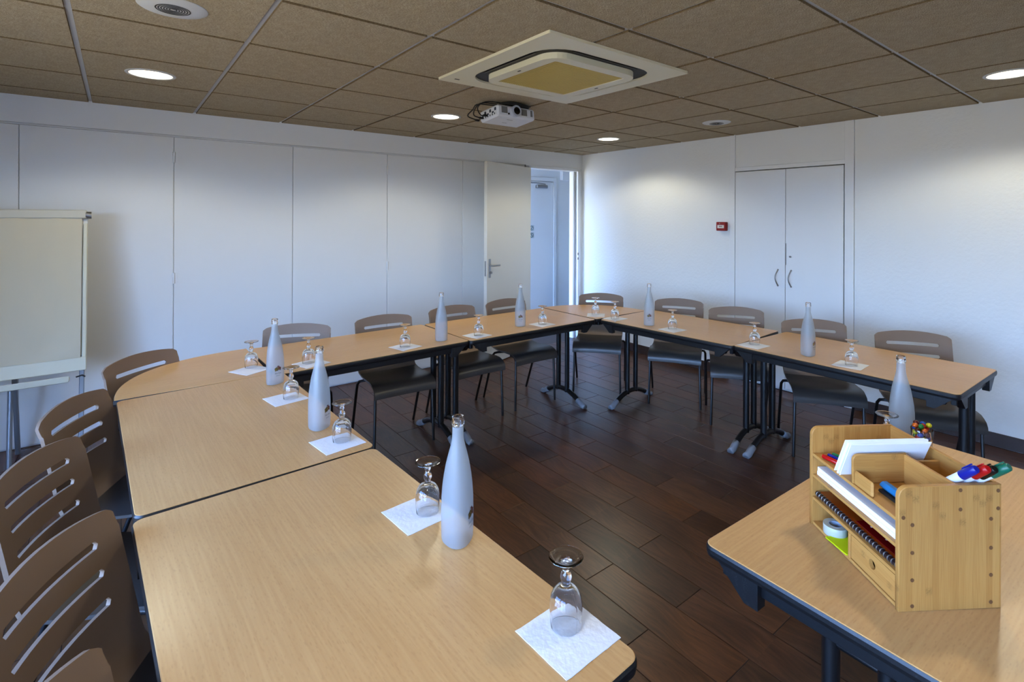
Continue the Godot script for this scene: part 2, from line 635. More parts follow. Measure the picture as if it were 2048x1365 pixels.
func build_wall_right() -> void:
	var w := struct("wall_right", "white textured plaster wall behind the chairs on the right", "wall")
	box_obj("plaster", Vector3(0, -0.03, -0.12), Vector3(0.12, H + 0.05, 2.117), M.plaster, w)
	box_obj("plaster", Vector3(0, -0.03, 3.245), Vector3(0.12, H + 0.05, Z1 + 0.12), M.plaster, w)
	box_obj("infill", Vector3(0.006, 2.05, 2.117), Vector3(0.12, H + 0.05, 3.245), M.white, w)
	box_obj("alcove_back", Vector3(0.09, -0.03, 2.117), Vector3(0.12, 2.05, 3.245), M.white, w)
	var t1 := struct("trim_1", "white upright trim board left of the built-in cupboard", "trim")
	box_obj("trim_board", Vector3(-0.012, 0, 2.122), Vector3(0.09, H, 2.178), M.panel, t1, 0.002)
	var t2 := struct("trim_2", "white upright trim board right of the built-in cupboard", "trim")
	box_obj("trim_board", Vector3(-0.012, 0, 3.172), Vector3(0.09, H, 3.242), M.panel, t2, 0.002)
	var t3 := struct("trim_3", "white rail over the cupboard doors", "trim")
	box_obj("trim_board", Vector3(-0.008, 2.030, 2.178), Vector3(0.09, 2.068, 3.172), M.panel, t3, 0.002)
	var c := thing("built_in_cupboard", "white built-in cupboard with two tall plain doors", "cupboard", Vector3(0.0, 0, 2.675))
	box_obj("plinth", Vector3(0.012, 0, -0.495), Vector3(0.08, 0.05, 0.495), M.panel, c, 0.001)
	box_obj("carcass", Vector3(0.03, 0.055, -0.494), Vector3(0.085, 2.026, 0.494), M.dark, c)
	for s in [-1, 1]:
		var za := -0.494 if s < 0 else 0.0025
		var zb := -0.0025 if s < 0 else 0.487
		var dr := box_obj("cupboard_door", Vector3(-0.006, 0.02, za), Vector3(0.02, 2.022, zb), M.panel, c, 0.0015)
		var zc := -0.065 if s < 0 else 0.055
		var st := st_new()
		var pts := []
		for i in 11:
			var t := i / 10.0
			pts.append(Vector3(-0.012 - 0.03 * sin(PI * t), 0.955 + 0.145 * t, zc - 0.012 * sin(PI * t)))
		tube(st, pts, 0.0055, 8)
		bx(st, Vector3(-0.012, 0.955, zc), Vector3(0.014, 0.014, 0.012), 0.003)
		bx(st, Vector3(-0.012, 1.10, zc), Vector3(0.014, 0.014, 0.012), 0.003)
		obj("handle", st, M.steel, dr)
		if s > 0:
			var lk := st_new()
			tube(lk, [Vector3(-0.004, 1.225, 0.045), Vector3(-0.012, 1.225, 0.045)], 0.010, 12)
			obj("lock", lk, M.steel, dr)
			box_obj("edge_strip", Vector3(-0.009, 1.15, 0.0), Vector3(-0.004, 1.345, 0.009), M.steel, dr)
	# fire alarm call point
	var f := thing("fire_alarm", "small red fire alarm call point with a white label", "fire alarm", Vector3(-0.001, 1.445, 2.046))
	box_obj("housing", Vector3(-0.045, 0, -0.052), Vector3(0, 0.088, 0.052), mat(Color(0.52, 0.045, 0.04), 0.4), f, 0.005)
	box_obj("push_plate", Vector3(-0.048, 0.026, -0.036), Vector3(-0.044, 0.058, 0.036), mat(Color(0.85, 0.82, 0.78), 0.5), f, 0.001)
	var ls := st_new()
	bx(ls, Vector3(-0.0485, 0.044, 0.0), Vector3(0.001, 0.012, 0.034))
	tube(ls, [Vector3(-0.0445, 0.073, -0.012), Vector3(-0.047, 0.073, -0.012)], 0.005, 8)
	obj("marking", ls, mat(Color(0.55, 0.52, 0.48), 0.6), f)
	# skirting
	var b := struct("baseboard_right", "dark brown tile skirting along the plaster wall", "baseboard")
	var z := 3.25
	while z < Z1 - 0.05:
		var z2 := minf(z + 0.6, Z1)
		box_obj("skirting_tile", Vector3(-0.010, 0.001, z + 0.001), Vector3(-0.0005, 0.094, z2 - 0.001), M.dark_skirting, b, 0.001)
		z = z2
	z = 0.02
	while z < 2.1:
		var z3 := minf(z + 0.6, 2.115)
		box_obj("skirting_tile", Vector3(-0.010, 0.001, z + 0.001), Vector3(-0.0005, 0.094, z3 - 0.001), M.dark_skirting, b, 0.001)
		z = z3

const WIN := [[2.20, 4.30], [4.45, 6.50]]
const WY0 := 0.30
const WY1 := 2.16

func build_other_walls() -> void:
	var l := struct("wall_left", "white window wall on the left of the room", "wall")
	var zz := [-0.12, WIN[0][0], WIN[0][1], WIN[1][0], WIN[1][1], Z1 + 0.12]
	for i in [0, 2, 4]:
		box_obj("pier", Vector3(X0 - 0.2, -0.03, zz[i]), Vector3(X0, H + 0.05, zz[i + 1]), M.white, l)
	for i in [1, 3]:
		box_obj("lintel", Vector3(X0 - 0.2, WY1, zz[i]), Vector3(X0, H + 0.05, zz[i + 1]), M.white, l)
		box_obj("sill_wall", Vector3(X0 - 0.2, -0.03, zz[i]), Vector3(X0, WY0, zz[i + 1]), M.white, l)
	for k in 2:
		var a: float = WIN[k][0]
		var b: float = WIN[k][1]
		var w := struct("window_%d" % (k + 1), ["tall window in the left wall beside the near tables", "tall window in the left wall behind the photographer"][k], "window", Vector3(X0 - 0.1, WY0, (a + b) * 0.5))
		var hw := (b - a) * 0.5
		var hh := WY1 - WY0
		for e in [-1, 1]:
			box_obj("frame_post", Vector3(-0.03, 0, e * hw - (0.06 if e > 0 else 0.0)), Vector3(0.03, hh, e * hw + (0.06 if e < 0 else 0.0)), M.panel, w, 0.003)
		box_obj("frame_rail", Vector3(-0.03, 0, -hw + 0.06), Vector3(0.03, 0.06, hw - 0.06), M.panel, w, 0.003)
		box_obj("frame_rail", Vector3(-0.03, hh - 0.06, -hw + 0.06), Vector3(0.03, hh, hw - 0.06), M.panel, w, 0.003)
		box_obj("mullion", Vector3(-0.03, 0.06, -0.035), Vector3(0.03, hh - 0.06, 0.035), M.panel, w, 0.003)
		for e in [-1, 1]:
			var z0 := -hw + 0.06 if e < 0 else 0.035
			var z1 := -0.035 if e < 0 else hw - 0.06
			box_obj("pane", Vector3(-0.003, 0.06, z0), Vector3(0.003, hh - 0.06, z1), M.pane, w)
	var bk := struct("wall_front", "plain white wall behind the photographer", "wall")
	box_obj("plaster", Vector3(X0 - 0.2, -0.03, Z1), Vector3(0.12, H + 0.05, Z1 + 0.12), M.white, bk)

func build_corridor() -> void:
	var c := struct("wall_corridor", "white corridor walls seen through the open doorway", "wall")
	var zb := -1.3
	box_obj("far_wall", Vector3(-2.0, -0.03, zb - 0.1), Vector3(2.0, H + 0.05, zb), M.white, c)
	box_obj("end_wall", Vector3(1.9, -0.03, zb), Vector3(2.0, H + 0.05, -0.12), M.white, c)
	box_obj("near_wall", Vector3(0.12, -0.03, -0.12), Vector3(2.0, H + 0.05, -0.02), M.white, c)
	box_obj("corridor_ceiling", Vector3(-2.0, H + 0.05, zb - 0.1), Vector3(2.0, H + 0.2, -0.12), M.white, c)
	box_obj("end_sill", Vector3(-2.1, -0.03, zb - 0.1), Vector3(-2.0, 0.1, -0.12), M.white, c)
	box_obj("end_lintel", Vector3(-2.1, 2.25, zb - 0.1), Vector3(-2.0, H + 0.2, -0.12), M.white, c)
	var f := struct("floor_corridor", "dark floor of the corridor beyond the doorway", "floor")
	box_obj("corridor_floor", Vector3(-2.1, -0.12, zb - 0.1), Vector3(2.0, -0.001, -0.0), M.dark_skirting, f)
	var d := struct("door_2", "closed white corridor door with a closer, beyond the doorway", "door", Vector3(0.14, 0, zb))
	box_obj("leaf", Vector3(-0.46, 0.008, 0), Vector3(0.46, 2.125, 0.02), M.white, d, 0.002)
	box_obj("frame_jamb", Vector3(0.466, 0, 0), Vector3(0.52, 2.19, 0.03), M.white, d, 0.002)
	box_obj("frame_head", Vector3(-0.52, 2.132, 0), Vector3(0.465, 2.19, 0.03), M.white, d, 0.002)
	box_obj("frame_jamb", Vector3(-0.52, 0, 0), Vector3(-0.466, 2.131, 0.03), M.white, d, 0.002)
	var st := st_new()
	bx(st, Vector3(0.20, 2.045, 0.05), Vector3(0.22, 0.05, 0.055), 0.01)
	tube(st, [Vector3(0.26, 2.075, 0.06), Vector3(0.26, 2.085, 0.06), Vector3(0.0, 2.09, 0.16), Vector3(-0.12, 2.10, 0.06)], 0.010, 6)
	obj("door_closer", st, M.steel, d)
	for y in [1.96, 1.2, 0.35]:
		var h := st_new()
		tube(h, [Vector3(0.466, y - 0.05, 0.028), Vector3(0.466, y + 0.05, 0.028)], 0.008, 8)
		obj("hinge", h, M.white, d)
	for y in [1.41, 1.30]:
		var s := st_new()
		bx(s, Vector3(0.03, y, 0.0215), Vector3(0.09, 0.088, 0.003), 0.001)
		var pl := obj("pictogram_plate", s, mat(Color(0.72, 0.76, 0.76), 0.4), d)
		var r := st_new()
		ring(r, Vector3(0.03, y, 0.0235), 0.034, 0.027)
		bx(r, Vector3(0.03, y, 0.0237), Vector3(0.05, 0.008, 0.0012), 0.0, Basis(Vector3.BACK, 0.8 if y > 1.35 else -0.8))
		obj("pictogram", r, mat(Color(0.16, 0.28, 0.27), 0.5), pl)
	var b := thing("corridor_box", "white wall box high on the corridor wall beyond the doorway", "wall box", Vector3(0.88, 2.16, zb))
	box_obj("housing", Vector3(-0.13, 0, 0.001), Vector3(0.09, 0.21, 0.07), M.white, b, 0.006)
	box_obj("side_plate", Vector3(0.0905, 0.012, 0.005), Vector3(0.11, 0.205, 0.06), mat(Color(0.25, 0.27, 0.3), 0.5), b, 0.003)

func ring(st: SurfaceTool, c: Vector3, r1: float, r0: float, seg := 28, axis := 2) -> void:
	for k in seg:
		var q := []
		for e in [[k, r0], [k, r1], [k + 1, r1], [k + 1, r0]]:
			var a: float = TAU * e[0] / seg
			var v := Vector3(cos(a) * e[1], sin(a) * e[1], 0)
			q.append(c + (v if axis == 2 else Vector3(v.x, 0, -v.y)))
		quad(st, q[0], q[1], q[2], q[3])

# ============================================================ ceiling fittings
func build_ceiling_fittings() -> void:
	var spots := [[-4.574, 1.212, "glowing round downlight over the left part of the partition wall"], [-2.655, 1.185, "glowing round downlight left of the projector"], [-0.775, 1.203, "glowing round downlight nearest the far corner"], [-0.84, 4.336, "glowing round downlight at the right edge near the plaster wall"], [-2.66, 4.45, "round downlight above the near edge of the ceiling, in front of the air conditioner"], [-4.574, 4.40, "unseen downlight added to brighten the near end of the left tables"]]  # last entry is out of view, added to brighten the nearest left table
	for s in spots:
		var l := thing("downlight", s[2], "ceiling light", Vector3(s[0], H, s[1]), 0.0, "round downlights in the ceiling")
		var st := st_new()
		lathe(st, [Vector2(0.102, 0.0), Vector2(0.102, -0.004), Vector2(0.106, -0.006), Vector2(0.118, -0.004), Vector2(0.120, 0.0)], 32)
		obj("rim", st, M.grid, l)
		var g := st_new()
		lathe(g, [Vector2(0.0, -0.0015), Vector2(0.102, -0.0015), Vector2(0.102, -0.0005)], 32)
		obj("diffuser", g, M.glow, l)
		var sp := SpotLight3D.new()
		sp.name = "lamp"
		sp.position = Vector3(0, -0.012, 0)
		sp.rotation.x = -PI / 2
		sp.spot_angle = 74.0
		sp.spot_angle_attenuation = 0.35
		sp.spot_attenuation = 2.0
		sp.spot_range = 12.0
		sp.light_size = 0.09
		sp.light_color = Color(1.0, 0.975, 0.87)
		sp.light_energy = 0.95
		sp.shadow_enabled = true
		l.add_child(sp)
	for s in [[-4.555, 2.462, "white round ceiling speaker at the top left"], [-0.76, 2.445, "white round ceiling speaker near the cupboard"]]:
		var l := thing("ceiling_speaker", s[2], "speaker", Vector3(s[0], H, s[1]), 0.0, "round ceiling speakers")
		var st := st_new()
		lathe(st, [Vector2(0.0, -0.010), Vector2(0.056, -0.010), Vector2(0.064, -0.009), Vector2(0.11, -0.006), Vector2(0.116, -0.002), Vector2(0.116, -0.0)], 36)
		obj("cover", st, mat(Color(0.80, 0.80, 0.79), 0.5), l)
		var g := st_new()
		for k in 6:
			var r := 0.010 + k * 0.0088
			lathe(g, [Vector2(r, -0.0102), Vector2(r, -0.0112), Vector2(r + 0.0042, -0.0112), Vector2(r + 0.0042, -0.0102)], 28)
		bx(g, Vector3(0.004, -0.0115, 0.012), Vector3(0.016, 0.001, 0.006))
		obj("grille", g, mat(Color(0.16, 0.16, 0.16), 0.6), l)
	build_air_conditioner()
	build_projector()

func ring_slab(st: SurfaceTool, outer: PackedVector2Array, inner: PackedVector2Array, y0: float, y1: float) -> void:
	# flat ring between two outlines of as many points, lower face at y0
	var n := outer.size()
	for k in n:
		var k1 := (k + 1) % n
		var a := Vector3(outer[k].x, y0, outer[k].y)
		var b := Vector3(outer[k1].x, y0, outer[k1].y)
		var c := Vector3(inner[k1].x, y0, inner[k1].y)
		var d := Vector3(inner[k].x, y0, inner[k].y)
		quad_out(st, a, b, c, d, (a + c) * 0.5 + Vector3.UP)
		var up := Vector3(0, y1 - y0, 0)
		quad_out(st, a, b, b + up, a + up, Vector3(0, y0, 0))
		var mid := (c + d) * 0.5
		quad_out(st, c, d, d + up, c + up, mid * Vector3(2, 1, 2))

func build_air_conditioner() -> void:
	var a := thing("air_conditioner", "square cream cassette air conditioner in the ceiling", "air conditioner", Vector3(-2.771, H, 2.715))
	var cream := mat(Color(0.86, 0.825, 0.70), 0.5)
	var st := st_new()
	ring_slab(st, round_rect(-0.503, -0.503, 0.503, 0.503, 0.008, 7), round_rect(-0.395, -0.395, 0.395, 0.395, 0.17, 7), -0.015, -0.001)
	obj("frame", st, cream, a)
	st = st_new()
	slab(st, round_rect(-0.398, -0.398, 0.398, 0.398, 0.17, 7), [Vector2(0, -0.003), Vector2(0, -0.001)])
	obj("air_slot", st, mat(Color(0.035, 0.032, 0.032), 0.6), a)
	for e in 4:
		var bl := st_new()
		bx(bl, Vector3(0, -0.0075, 0.360), Vector3(0.46, 0.002, 0.018), 0.0005, Basis(Vector3.RIGHT, 0.2))
		var o := obj("louvre", bl, mat(Color(0.13, 0.12, 0.12), 0.5), a)
		o.rotation.y = PI * 0.5 * e
	st = st_new()
	ring_slab(st, round_rect(-0.322, -0.322, 0.322, 0.322, 0.11, 7), round_rect(-0.255, -0.255, 0.255, 0.255, 0.012, 7), -0.034, -0.003)
	obj("inner_panel", st, cream, a)
	var yel := mat(Color(0.74, 0.645, 0.355), 0.6)
	var g := box_obj("grille", Vector3(-0.256, -0.022, -0.256), Vector3(0.256, -0.016, 0.256), yel, a)
	st = st_new()
	for k in 40:
		bx(st, Vector3(-0.25 + 0.0128 * k, -0.0265, 0), Vector3(0.0045, 0.009, 0.508))
	for k in 5:
		bx(st, Vector3(0, -0.025, -0.2 + 0.1 * k), Vector3(0.51, 0.006, 0.003))
	obj("grille_bars", st, yel, g)
	for s in [-1, 1]:
		box_obj("clip", Vector3(s * 0.29 - 0.004, -0.0355, -0.012), Vector3(s * 0.29 + 0.004, -0.0335, 0.012), M.dark, a)
	box_obj("badge", Vector3(-0.44, -0.0165, -0.425), Vector3(-0.41, -0.0148, -0.415), M.dark, a)

func build_projector() -> void:
	var p := thing("projector", "white video projector hung just under the ceiling with black cables", "projector", Vector3(-2.555, H, 1.90))
	var white := mat(Color(0.80, 0.81, 0.83), 0.4)
	var tilt := Basis(Vector3.RIGHT, -0.10)
	var c := Vector3(0, -0.092, 0)
	var st := st_new()
	bx(st, c, Vector3(0.325, 0.082, 0.225), 0.012, tilt)
	var body := obj("body", st, white, p)
	st = st_new()
	bx(st, Vector3(0, -0.025, -0.01), Vector3(0.10, 0.05, 0.09), 0.006)
	tube(st, [Vector3(0, -0.06, -0.01), Vector3(0, 0.0, -0.01)], 0.02, 10)
	obj("mount", st, M.dark, p)
	# lens barrel and lens on the face that looks towards the camera's end of the room
	st = st_new()
	tube(st, [c + tilt * Vector3(-0.015, 0.004, 0.10), c + tilt * Vector3(-0.015, 0.004, 0.135)], 0.040, 24)
	var barrel := obj("lens_barrel", st, mat(Color(0.66, 0.68, 0.72), 0.35), body)
	st = st_new()
	tube(st, [c + tilt * Vector3(-0.015, 0.004, 0.13), c + tilt * Vector3(-0.015, 0.004, 0.1365)], 0.026, 24)
	obj("lens", st, mat(Color(0.02, 0.02, 0.03), 0.1), body)
	for x in [-0.105, 0.065, 0.13]:
		st = st_new()
		var wv := 0.05 if x < 0.1 else 0.018
		bx(st, c + tilt * Vector3(x, 0.006, 0.1125), Vector3(wv, 0.045, 0.003), 0.001, tilt)
		obj("vent", st, mat(Color(0.42, 0.42, 0.41), 0.6), body)
	st = st_new()
	tube(st, [c + tilt * Vector3(-0.07, -0.018, 0.111), c + tilt * Vector3(-0.07, -0.018, 0.1145)], 0.007, 12)
	obj("sensor", st, M.dark, body)
	st = st_new()
	for k in 6:
		bx(st, c + tilt * Vector3(-0.163, 0.012 - 0.016 * (k % 2), 0.085 - 0.031 * k), Vector3(0.003, 0.02 if k % 2 == 0 else 0.012, 0.020), 0.0, tilt)
		bx(st, c + tilt * Vector3(-0.163, -0.018, 0.075 - 0.028 * k), Vector3(0.003, 0.012, 0.008), 0.0, tilt)
	obj("connector", st, mat(Color(0.13, 0.16, 0.22), 0.5), body)
	st = st_new()
	bx(st, c + tilt * Vector3(-0.02, -0.0412, 0.05), Vector3(0.05, 0.001, 0.008), 0.0, tilt)
	obj("badge", st, mat(Color(0.5, 0.52, 0.54), 0.5), body)
	st = st_new()
	bx(st, c + tilt * Vector3(-0.01, -0.0412, -0.03), Vector3(0.04, 0.001, 0.006), 0.0, tilt)
	obj("badge", st, mat(Color(0.5, 0.52, 0.54), 0.5), body)
	for k in 3:
		st = st_new()
		var z := -0.02 - 0.05 * k
		var pts := []
		var ctl := [Vector3(-0.165, -0.105 - 0.01 * k, z), Vector3(-0.215 - 0.02 * k, -0.105, z), Vector3(-0.25 + 0.01 * k, -0.06, z + 0.02), Vector3(-0.20, -0.02, z + 0.04), Vector3(-0.08, -0.012, z + 0.05), Vector3(0.02, -0.02, 0.02 * k)]
		var cu := Curve3D.new()
		for i in ctl.size():
			var tn: Vector3 = (ctl[mini(i + 1, ctl.size() - 1)] - ctl[maxi(i - 1, 0)]) * 0.18
			cu.add_point(ctl[i], -tn, tn)
		for q in cu.tessellate(4, 6):
			pts.append(q)
		tube(st, pts, 0.0042, 6)
		bx(st, Vector3(-0.178, -0.105 - 0.01 * k, z), Vector3(0.03, 0.014, 0.02), 0.003)
		obj("cable", st, M.dark, p)
	st = st_new()
	for k in 3:
		var cc := Vector3(0.03, -0.028 + 0.006 * k, 0.06)
		var pts := []
		for i in 17:
			var t := TAU * i / 16.0
			pts.append(cc + Vector3(cos(t) * (0.11 + 0.008 * k), 0.004 * sin(3 * t + k), sin(t) * 0.045))
		tube(st, pts, 0.005, 6, 1.0, false)
	obj("cable_coil", st, M.dark, p)

# ============================================================ tables
func table_top(st_edge: SurfaceTool, st_top: SurfaceTool, poly: PackedVector2Array) -> void:
	slab(st_edge, poly.duplicate(), [Vector2(0.008, T - 0.031), Vector2(0.002, T - 0.027), Vector2(0.0, T - 0.018), Vector2(0.0, T - 0.008), Vector2(0.003, T - 0.002)])
	uvs = 1.3
	slab(st_top, poly.duplicate(), [Vector2(0.0045, T - 0.004), Vector2(0.0032, T - 0.0012), Vector2(0.005, T)])
	uvs = 1.0

func hook(st: SurfaceTool, at: Vector3, along: Vector3) -> void:
	# plastic coupling wedge under an edge, slanting in from the corner
	var n := along.cross(Vector3.UP) * 0.016
	var q := []
	for k in [-1.0, 1.0]:
		var o: Vector3 = at + n * k
		q.append([o, o + along * 0.105, o + along * 0.105 - Vector3(0, 0.062, 0), o + along * 0.070 - Vector3(0, 0.062, 0)])
	var c := at + along * 0.075 - Vector3(0, 0.02, 0)
	for k in 4:
		quad_out(st, q[0][k], q[0][(k + 1) % 4], q[1][(k + 1) % 4], q[1][k], c)
	for e in 2:
		quad_out(st, q[e][0], q[e][1], q[e][2], q[e][3], c)

func make_table() -> Node3D:
	var t := thing("folding_table", "", "table", Vector3.ZERO, 0.0, "rectangular meeting tables")
	var hx := 0.597
	var hz := 0.348
	var e := st_new()
	var p := st_new()
	uoff = Vector2(0.5, 0.5)
	table_top(e, p, round_rect(-hx, -hz, hx, hz, 0.028))
	uoff = Vector2.ZERO
	obj("table_top", p, M.laminate, t)
	obj("edge_band", e, M.edge, t)
	var f := st_new()
	for s in [-1, 1]:
		bx(f, Vector3(0, T - 0.049, s * (hz - 0.03)), Vector3(2 * hx - 0.12, 0.036, 0.025), 0.003)
		bx(f, Vector3(s * (hx - 0.035), T - 0.049, 0), Vector3(0.025, 0.036, 2 * hz - 0.09), 0.003)
	obj("apron", f, M.black_metal, t)
	for s in [-1, 1]:
		for s2 in [-1, 1]:
			var h := st_new()
			hook(h, Vector3(s * (hx - 0.03), T - 0.03, s2 * (hz - 0.022)), Vector3(-s, 0, 0))
			obj("coupling_hook", h, M.edge, t)
			h = st_new()
			hook(h, Vector3(s * (hx - 0.022), T - 0.03, s2 * (hz - 0.045)), Vector3(0, 0, -s2))
			obj("coupling_hook", h, M.edge, t)
	for s in [-1, 1]:
		var x: float = s * (hx - 0.055)
		var l := st_new()
		for z in [-0.055, 0.055]:
			tube(l, [Vector3(x, T - 0.05, z), Vector3(x, 0.085, z)], 0.022, 14, 0.8)
		bx(l, Vector3(x, T - 0.055, 0), Vector3(0.05, 0.03, 0.26), 0.006)
		var leg := obj("leg", l, M.black_metal, t)
		var a := st_new()
		var pts := []
		for i in 15:
			var u := -1.0 + 2.0 * i / 14.0
			pts.append(Vector3(x, 0.105 - 0.083 * pow(absf(u), 2.0), u * 0.235))
		tube(a, pts, 0.020, 10)
		obj("arch_foot", a, M.black_metal, leg)
		for z in [-1, 1]:
			var c := st_new()
			tube(c, [Vector3(x, 0.052, z * 0.187), Vector3(x, 0.034, z * 0.218), Vector3(x, 0.016, z * 0.245), Vector3(x, 0.012, z * 0.275)], 0.0235, 10)
			obj("foot_cap", clamp_floor(c), M.grey_foot, leg)
		var m := st_new()
		tube(m, [Vector3(x - s * 0.02, T - 0.075, 0.0), Vector3(x - s * 0.08, T - 0.075, 0.0), Vector3(x - s * 0.16, T - 0.05, 0.0)], 0.007, 8)
		tube(m, [Vector3(x, T - 0.085, -0.05), Vector3(x, T - 0.085, 0.05)], 0.010, 8)
		obj("folding_strut", m, M.black_metal, t)
	return t

func clamp_floor(st: SurfaceTool) -> SurfaceTool:
	# flatten what would reach below the floor
	var a := st.commit_to_arrays()
	var v: PackedVector3Array = a[Mesh.ARRAY_VERTEX]
	for i in v.size():
		v[i].y = maxf(v[i].y, 0.001)
	a[Mesh.ARRAY_VERTEX] = v
	var m := ArrayMesh.new()
	m.add_surface_from_arrays(Mesh.PRIMITIVE_TRIANGLES, a)
	var o := SurfaceTool.new()
	o.create_from(m, 0)
	return o

func build_tables() -> void:
	var t0 := make_table()
	var q := PI / 2
	# x, z of the middle, turn, label
	var list := [
		[-4.316, 3.714, q + 0.045, "beech-top table nearest the camera at the lower left"],
		[-4.357, 2.512, q + 0.034, "beech-top table in the left row, second from the camera"],
		[-3.478, 1.588, 0.020, "beech-top table in the back row next to the left corner table"],
		[-2.279, 1.585, 0.0, "beech-top table in the back row next to the far corner table"],
		[-1.290, 2.512, q + 0.045, "beech-top table in the right row touching the far corner table"],
		[-1.268, 3.699, q - 0.030, "beech-top table at the near end of the right row"],
		[-2.968, 4.535, -0.040, "separate beech-top table at the lower right under the bamboo organizer"]]
	for i in list.size():
		var e: Array = list[i]
		if i == 0:
			t0.position = Vector3(e[0], 0, e[1])
			t0.rotation.y = e[2]
			t0.set_meta("label", e[3])
		else:
			var t := dup(t0, Vector3(e[0], 0, e[1]), e[2], e[3])
			if i == 4:
				t.scale.x = 0.965
	# quarter-round corner tables, hooked onto their neighbours
	for e in [[-4.086, 1.912, PI, "quarter-round beech-top corner table at the left end of the back row", 0.648, 0.685], [-1.668, 1.920, PI / 2, "quarter-round beech-top corner table in the far corner", 0.70, 0.635]]:
		var t := thing("corner_table", e[3], "table", Vector3(e[0], 0, e[1]), e[2], "quarter-round corner tables")
		var poly := PackedVector2Array()
		poly.append(Vector2(0.012, 0.0))
		for k in 25:
			var a := PI / 2 * k / 24.0
			poly.append(Vector2(e[4] * pow(cos(a), 2.0 / 2.3) if k < 24 else 0.0, e[5] * pow(sin(a), 2.0 / 2.3)))
		poly.append(Vector2(0.0, 0.012))
		var ed := st_new()
		var tp := st_new()
		uoff = Vector2(0.1, 0.1)
		table_top(ed, tp, poly)
		uoff = Vector2.ZERO
		obj("table_top", tp, M.laminate, t)
		obj("edge_band", ed, M.edge, t)
		var f := st_new()
		bx(f, Vector3(0.32, T - 0.045, 0.03), Vector3(0.56, 0.028, 0.025), 0.003)
		bx(f, Vector3(0.03, T - 0.045, 0.32), Vector3(0.025, 0.028, 0.56), 0.003)
		obj("apron", f, M.black_metal, t)

# ============================================================ chairs
func shell_rows() -> Array:
	# [height, depth, widthHalf, sag] from the top of the back to the front lip of the seat
	var rows := []
	for y in [0.836, 0.822, 0.80, 0.778, 0.765, 0.755, 0.745, 0.728, 0.708, 0.695, 0.685, 0.675, 0.655, 0.635, 0.622, 0.612, 0.602, 0.58, 0.55, 0.525]:
		rows.append([y, -0.183 - (y - 0.5) * 0.205, 0.214, 0.030])
	rows.append_array([[0.50, -0.180, 0.213, 0.028], [0.478, -0.168, 0.211, 0.024], [0.460, -0.146, 0.210, 0.018], [0.449, -0.115, 0.209, 0.012], [0.443, -0.07, 0.209, 0.006], [0.441, -0.01, 0.210, 0.0], [0.443, 0.06, 0.212, 0.0], [0.447, 0.12, 0.214, 0.0], [0.448, 0.165, 0.215, 0.0], [0.443, 0.198, 0.215, 0.0], [0.431, 0.222, 0.215, 0.0], [0.412, 0.236, 0.215, 0.0], [0.392, 0.240, 0.215, 0.0], [0.375, 0.240, 0.214, 0.0]])
	return rows

func solid(r0: int, r1: int, i: int, j: int) -> bool:
	if i < r0 or i >= r1 or j < 0 or j >= 18:
		return false
	for sl in [[4, 6], [9, 11], [14, 16]]:
		if i >= sl[0] and i < sl[1] and j >= 4 and j < 14:
			return false
	return true

func shell_part(st: SurfaceTool, r0: int, r1: int) -> void:
	var rows := shell_rows()
	var cols := [-1.0, -0.97, -0.90, -0.80, -0.70, -0.645, -0.55, -0.40, -0.2, 0.0, 0.2, 0.40, 0.55, 0.645, 0.70, 0.80, 0.90, 0.97, 1.0]
	var slots := [[4, 6], [9, 11], [14, 16]]
	var nr := rows.size()
	var nc := cols.size()
	var pos := []
	for i in nr:
		var line := []
		for j in nc:
			var s: float = cols[j]
			var y: float = rows[i][0]
			# rounded ends of the slots
			for sl in slots:
				if (i == sl[0] or i == sl[1]) and (j == 4 or j == nc - 5):
					s *= 0.955
			var w: float = rows[i][2]
			var z: float = rows[i][1] + rows[i][3] * s * s
			if i < 4:
				# arched top edge with rounded corners
				var k: float = [1.0, 0.9, 0.62, 0.3][i]
				y -= k * (0.024 * s * s + (0.014 * pow(maxf(0.0, absf(s) - 0.88) / 0.12, 2.0) if absf(s) > 0.88 else 0.0))
			if i >= nr - 6 and i < nr:
				y -= 0.004 * s * s
			if i >= 23 and i < 29:
				y += 0.006 * s * s
			line.append(Vector3(s * w, y, z))
		pos.append(line)
	var nor := []
	for i in nr:
		var line := []
		for j in nc:
			var du: Vector3 = pos[i][mini(j + 1, nc - 1)] - pos[i][maxi(j - 1, 0)]
			var dv: Vector3 = pos[mini(i + 1, nr - 1)][j] - pos[maxi(i - 1, 0)][j]
			line.append(dv.cross(du).normalized())
		nor.append(line)
	var th := 0.0055
	for i in range(r0, r1):
		for j in nc - 1:
			if not solid(r0, r1, i, j):
				continue
			var f := []
			var b := []
			for e in [[i, j], [i, j + 1], [i + 1, j + 1], [i + 1, j]]:
				var k := th
				f.append(pos[e[0]][e[1]] + nor[e[0]][e[1]] * k)
				b.append(pos[e[0]][e[1]] - nor[e[0]][e[1]] * k)
			st.set_smooth_group(1)
			quad(st, f[3], f[2], f[1], f[0])
			st.set_smooth_group(2)
			quad(st, b[0], b[1], b[2], b[3])
			st.set_smooth_group(3)
			if not solid(r0, r1, i - 1, j) and not (i == r0 and r0 > 0):
				quad(st, f[0], f[1], b[1], b[0])
			if not solid(r0, r1, i + 1, j) and not (i == r1 - 1 and r1 < nr - 1):
				quad(st, f[2], f[3], b[3], b[2])
			st.set_smooth_group(4)
			if not solid(r0, r1, i, j - 1):
				quad(st, f[3], f[0], b[0], b[3])
			if not solid(r0, r1, i, j + 1):
				quad(st, f[1], f[2], b[2], b[1])

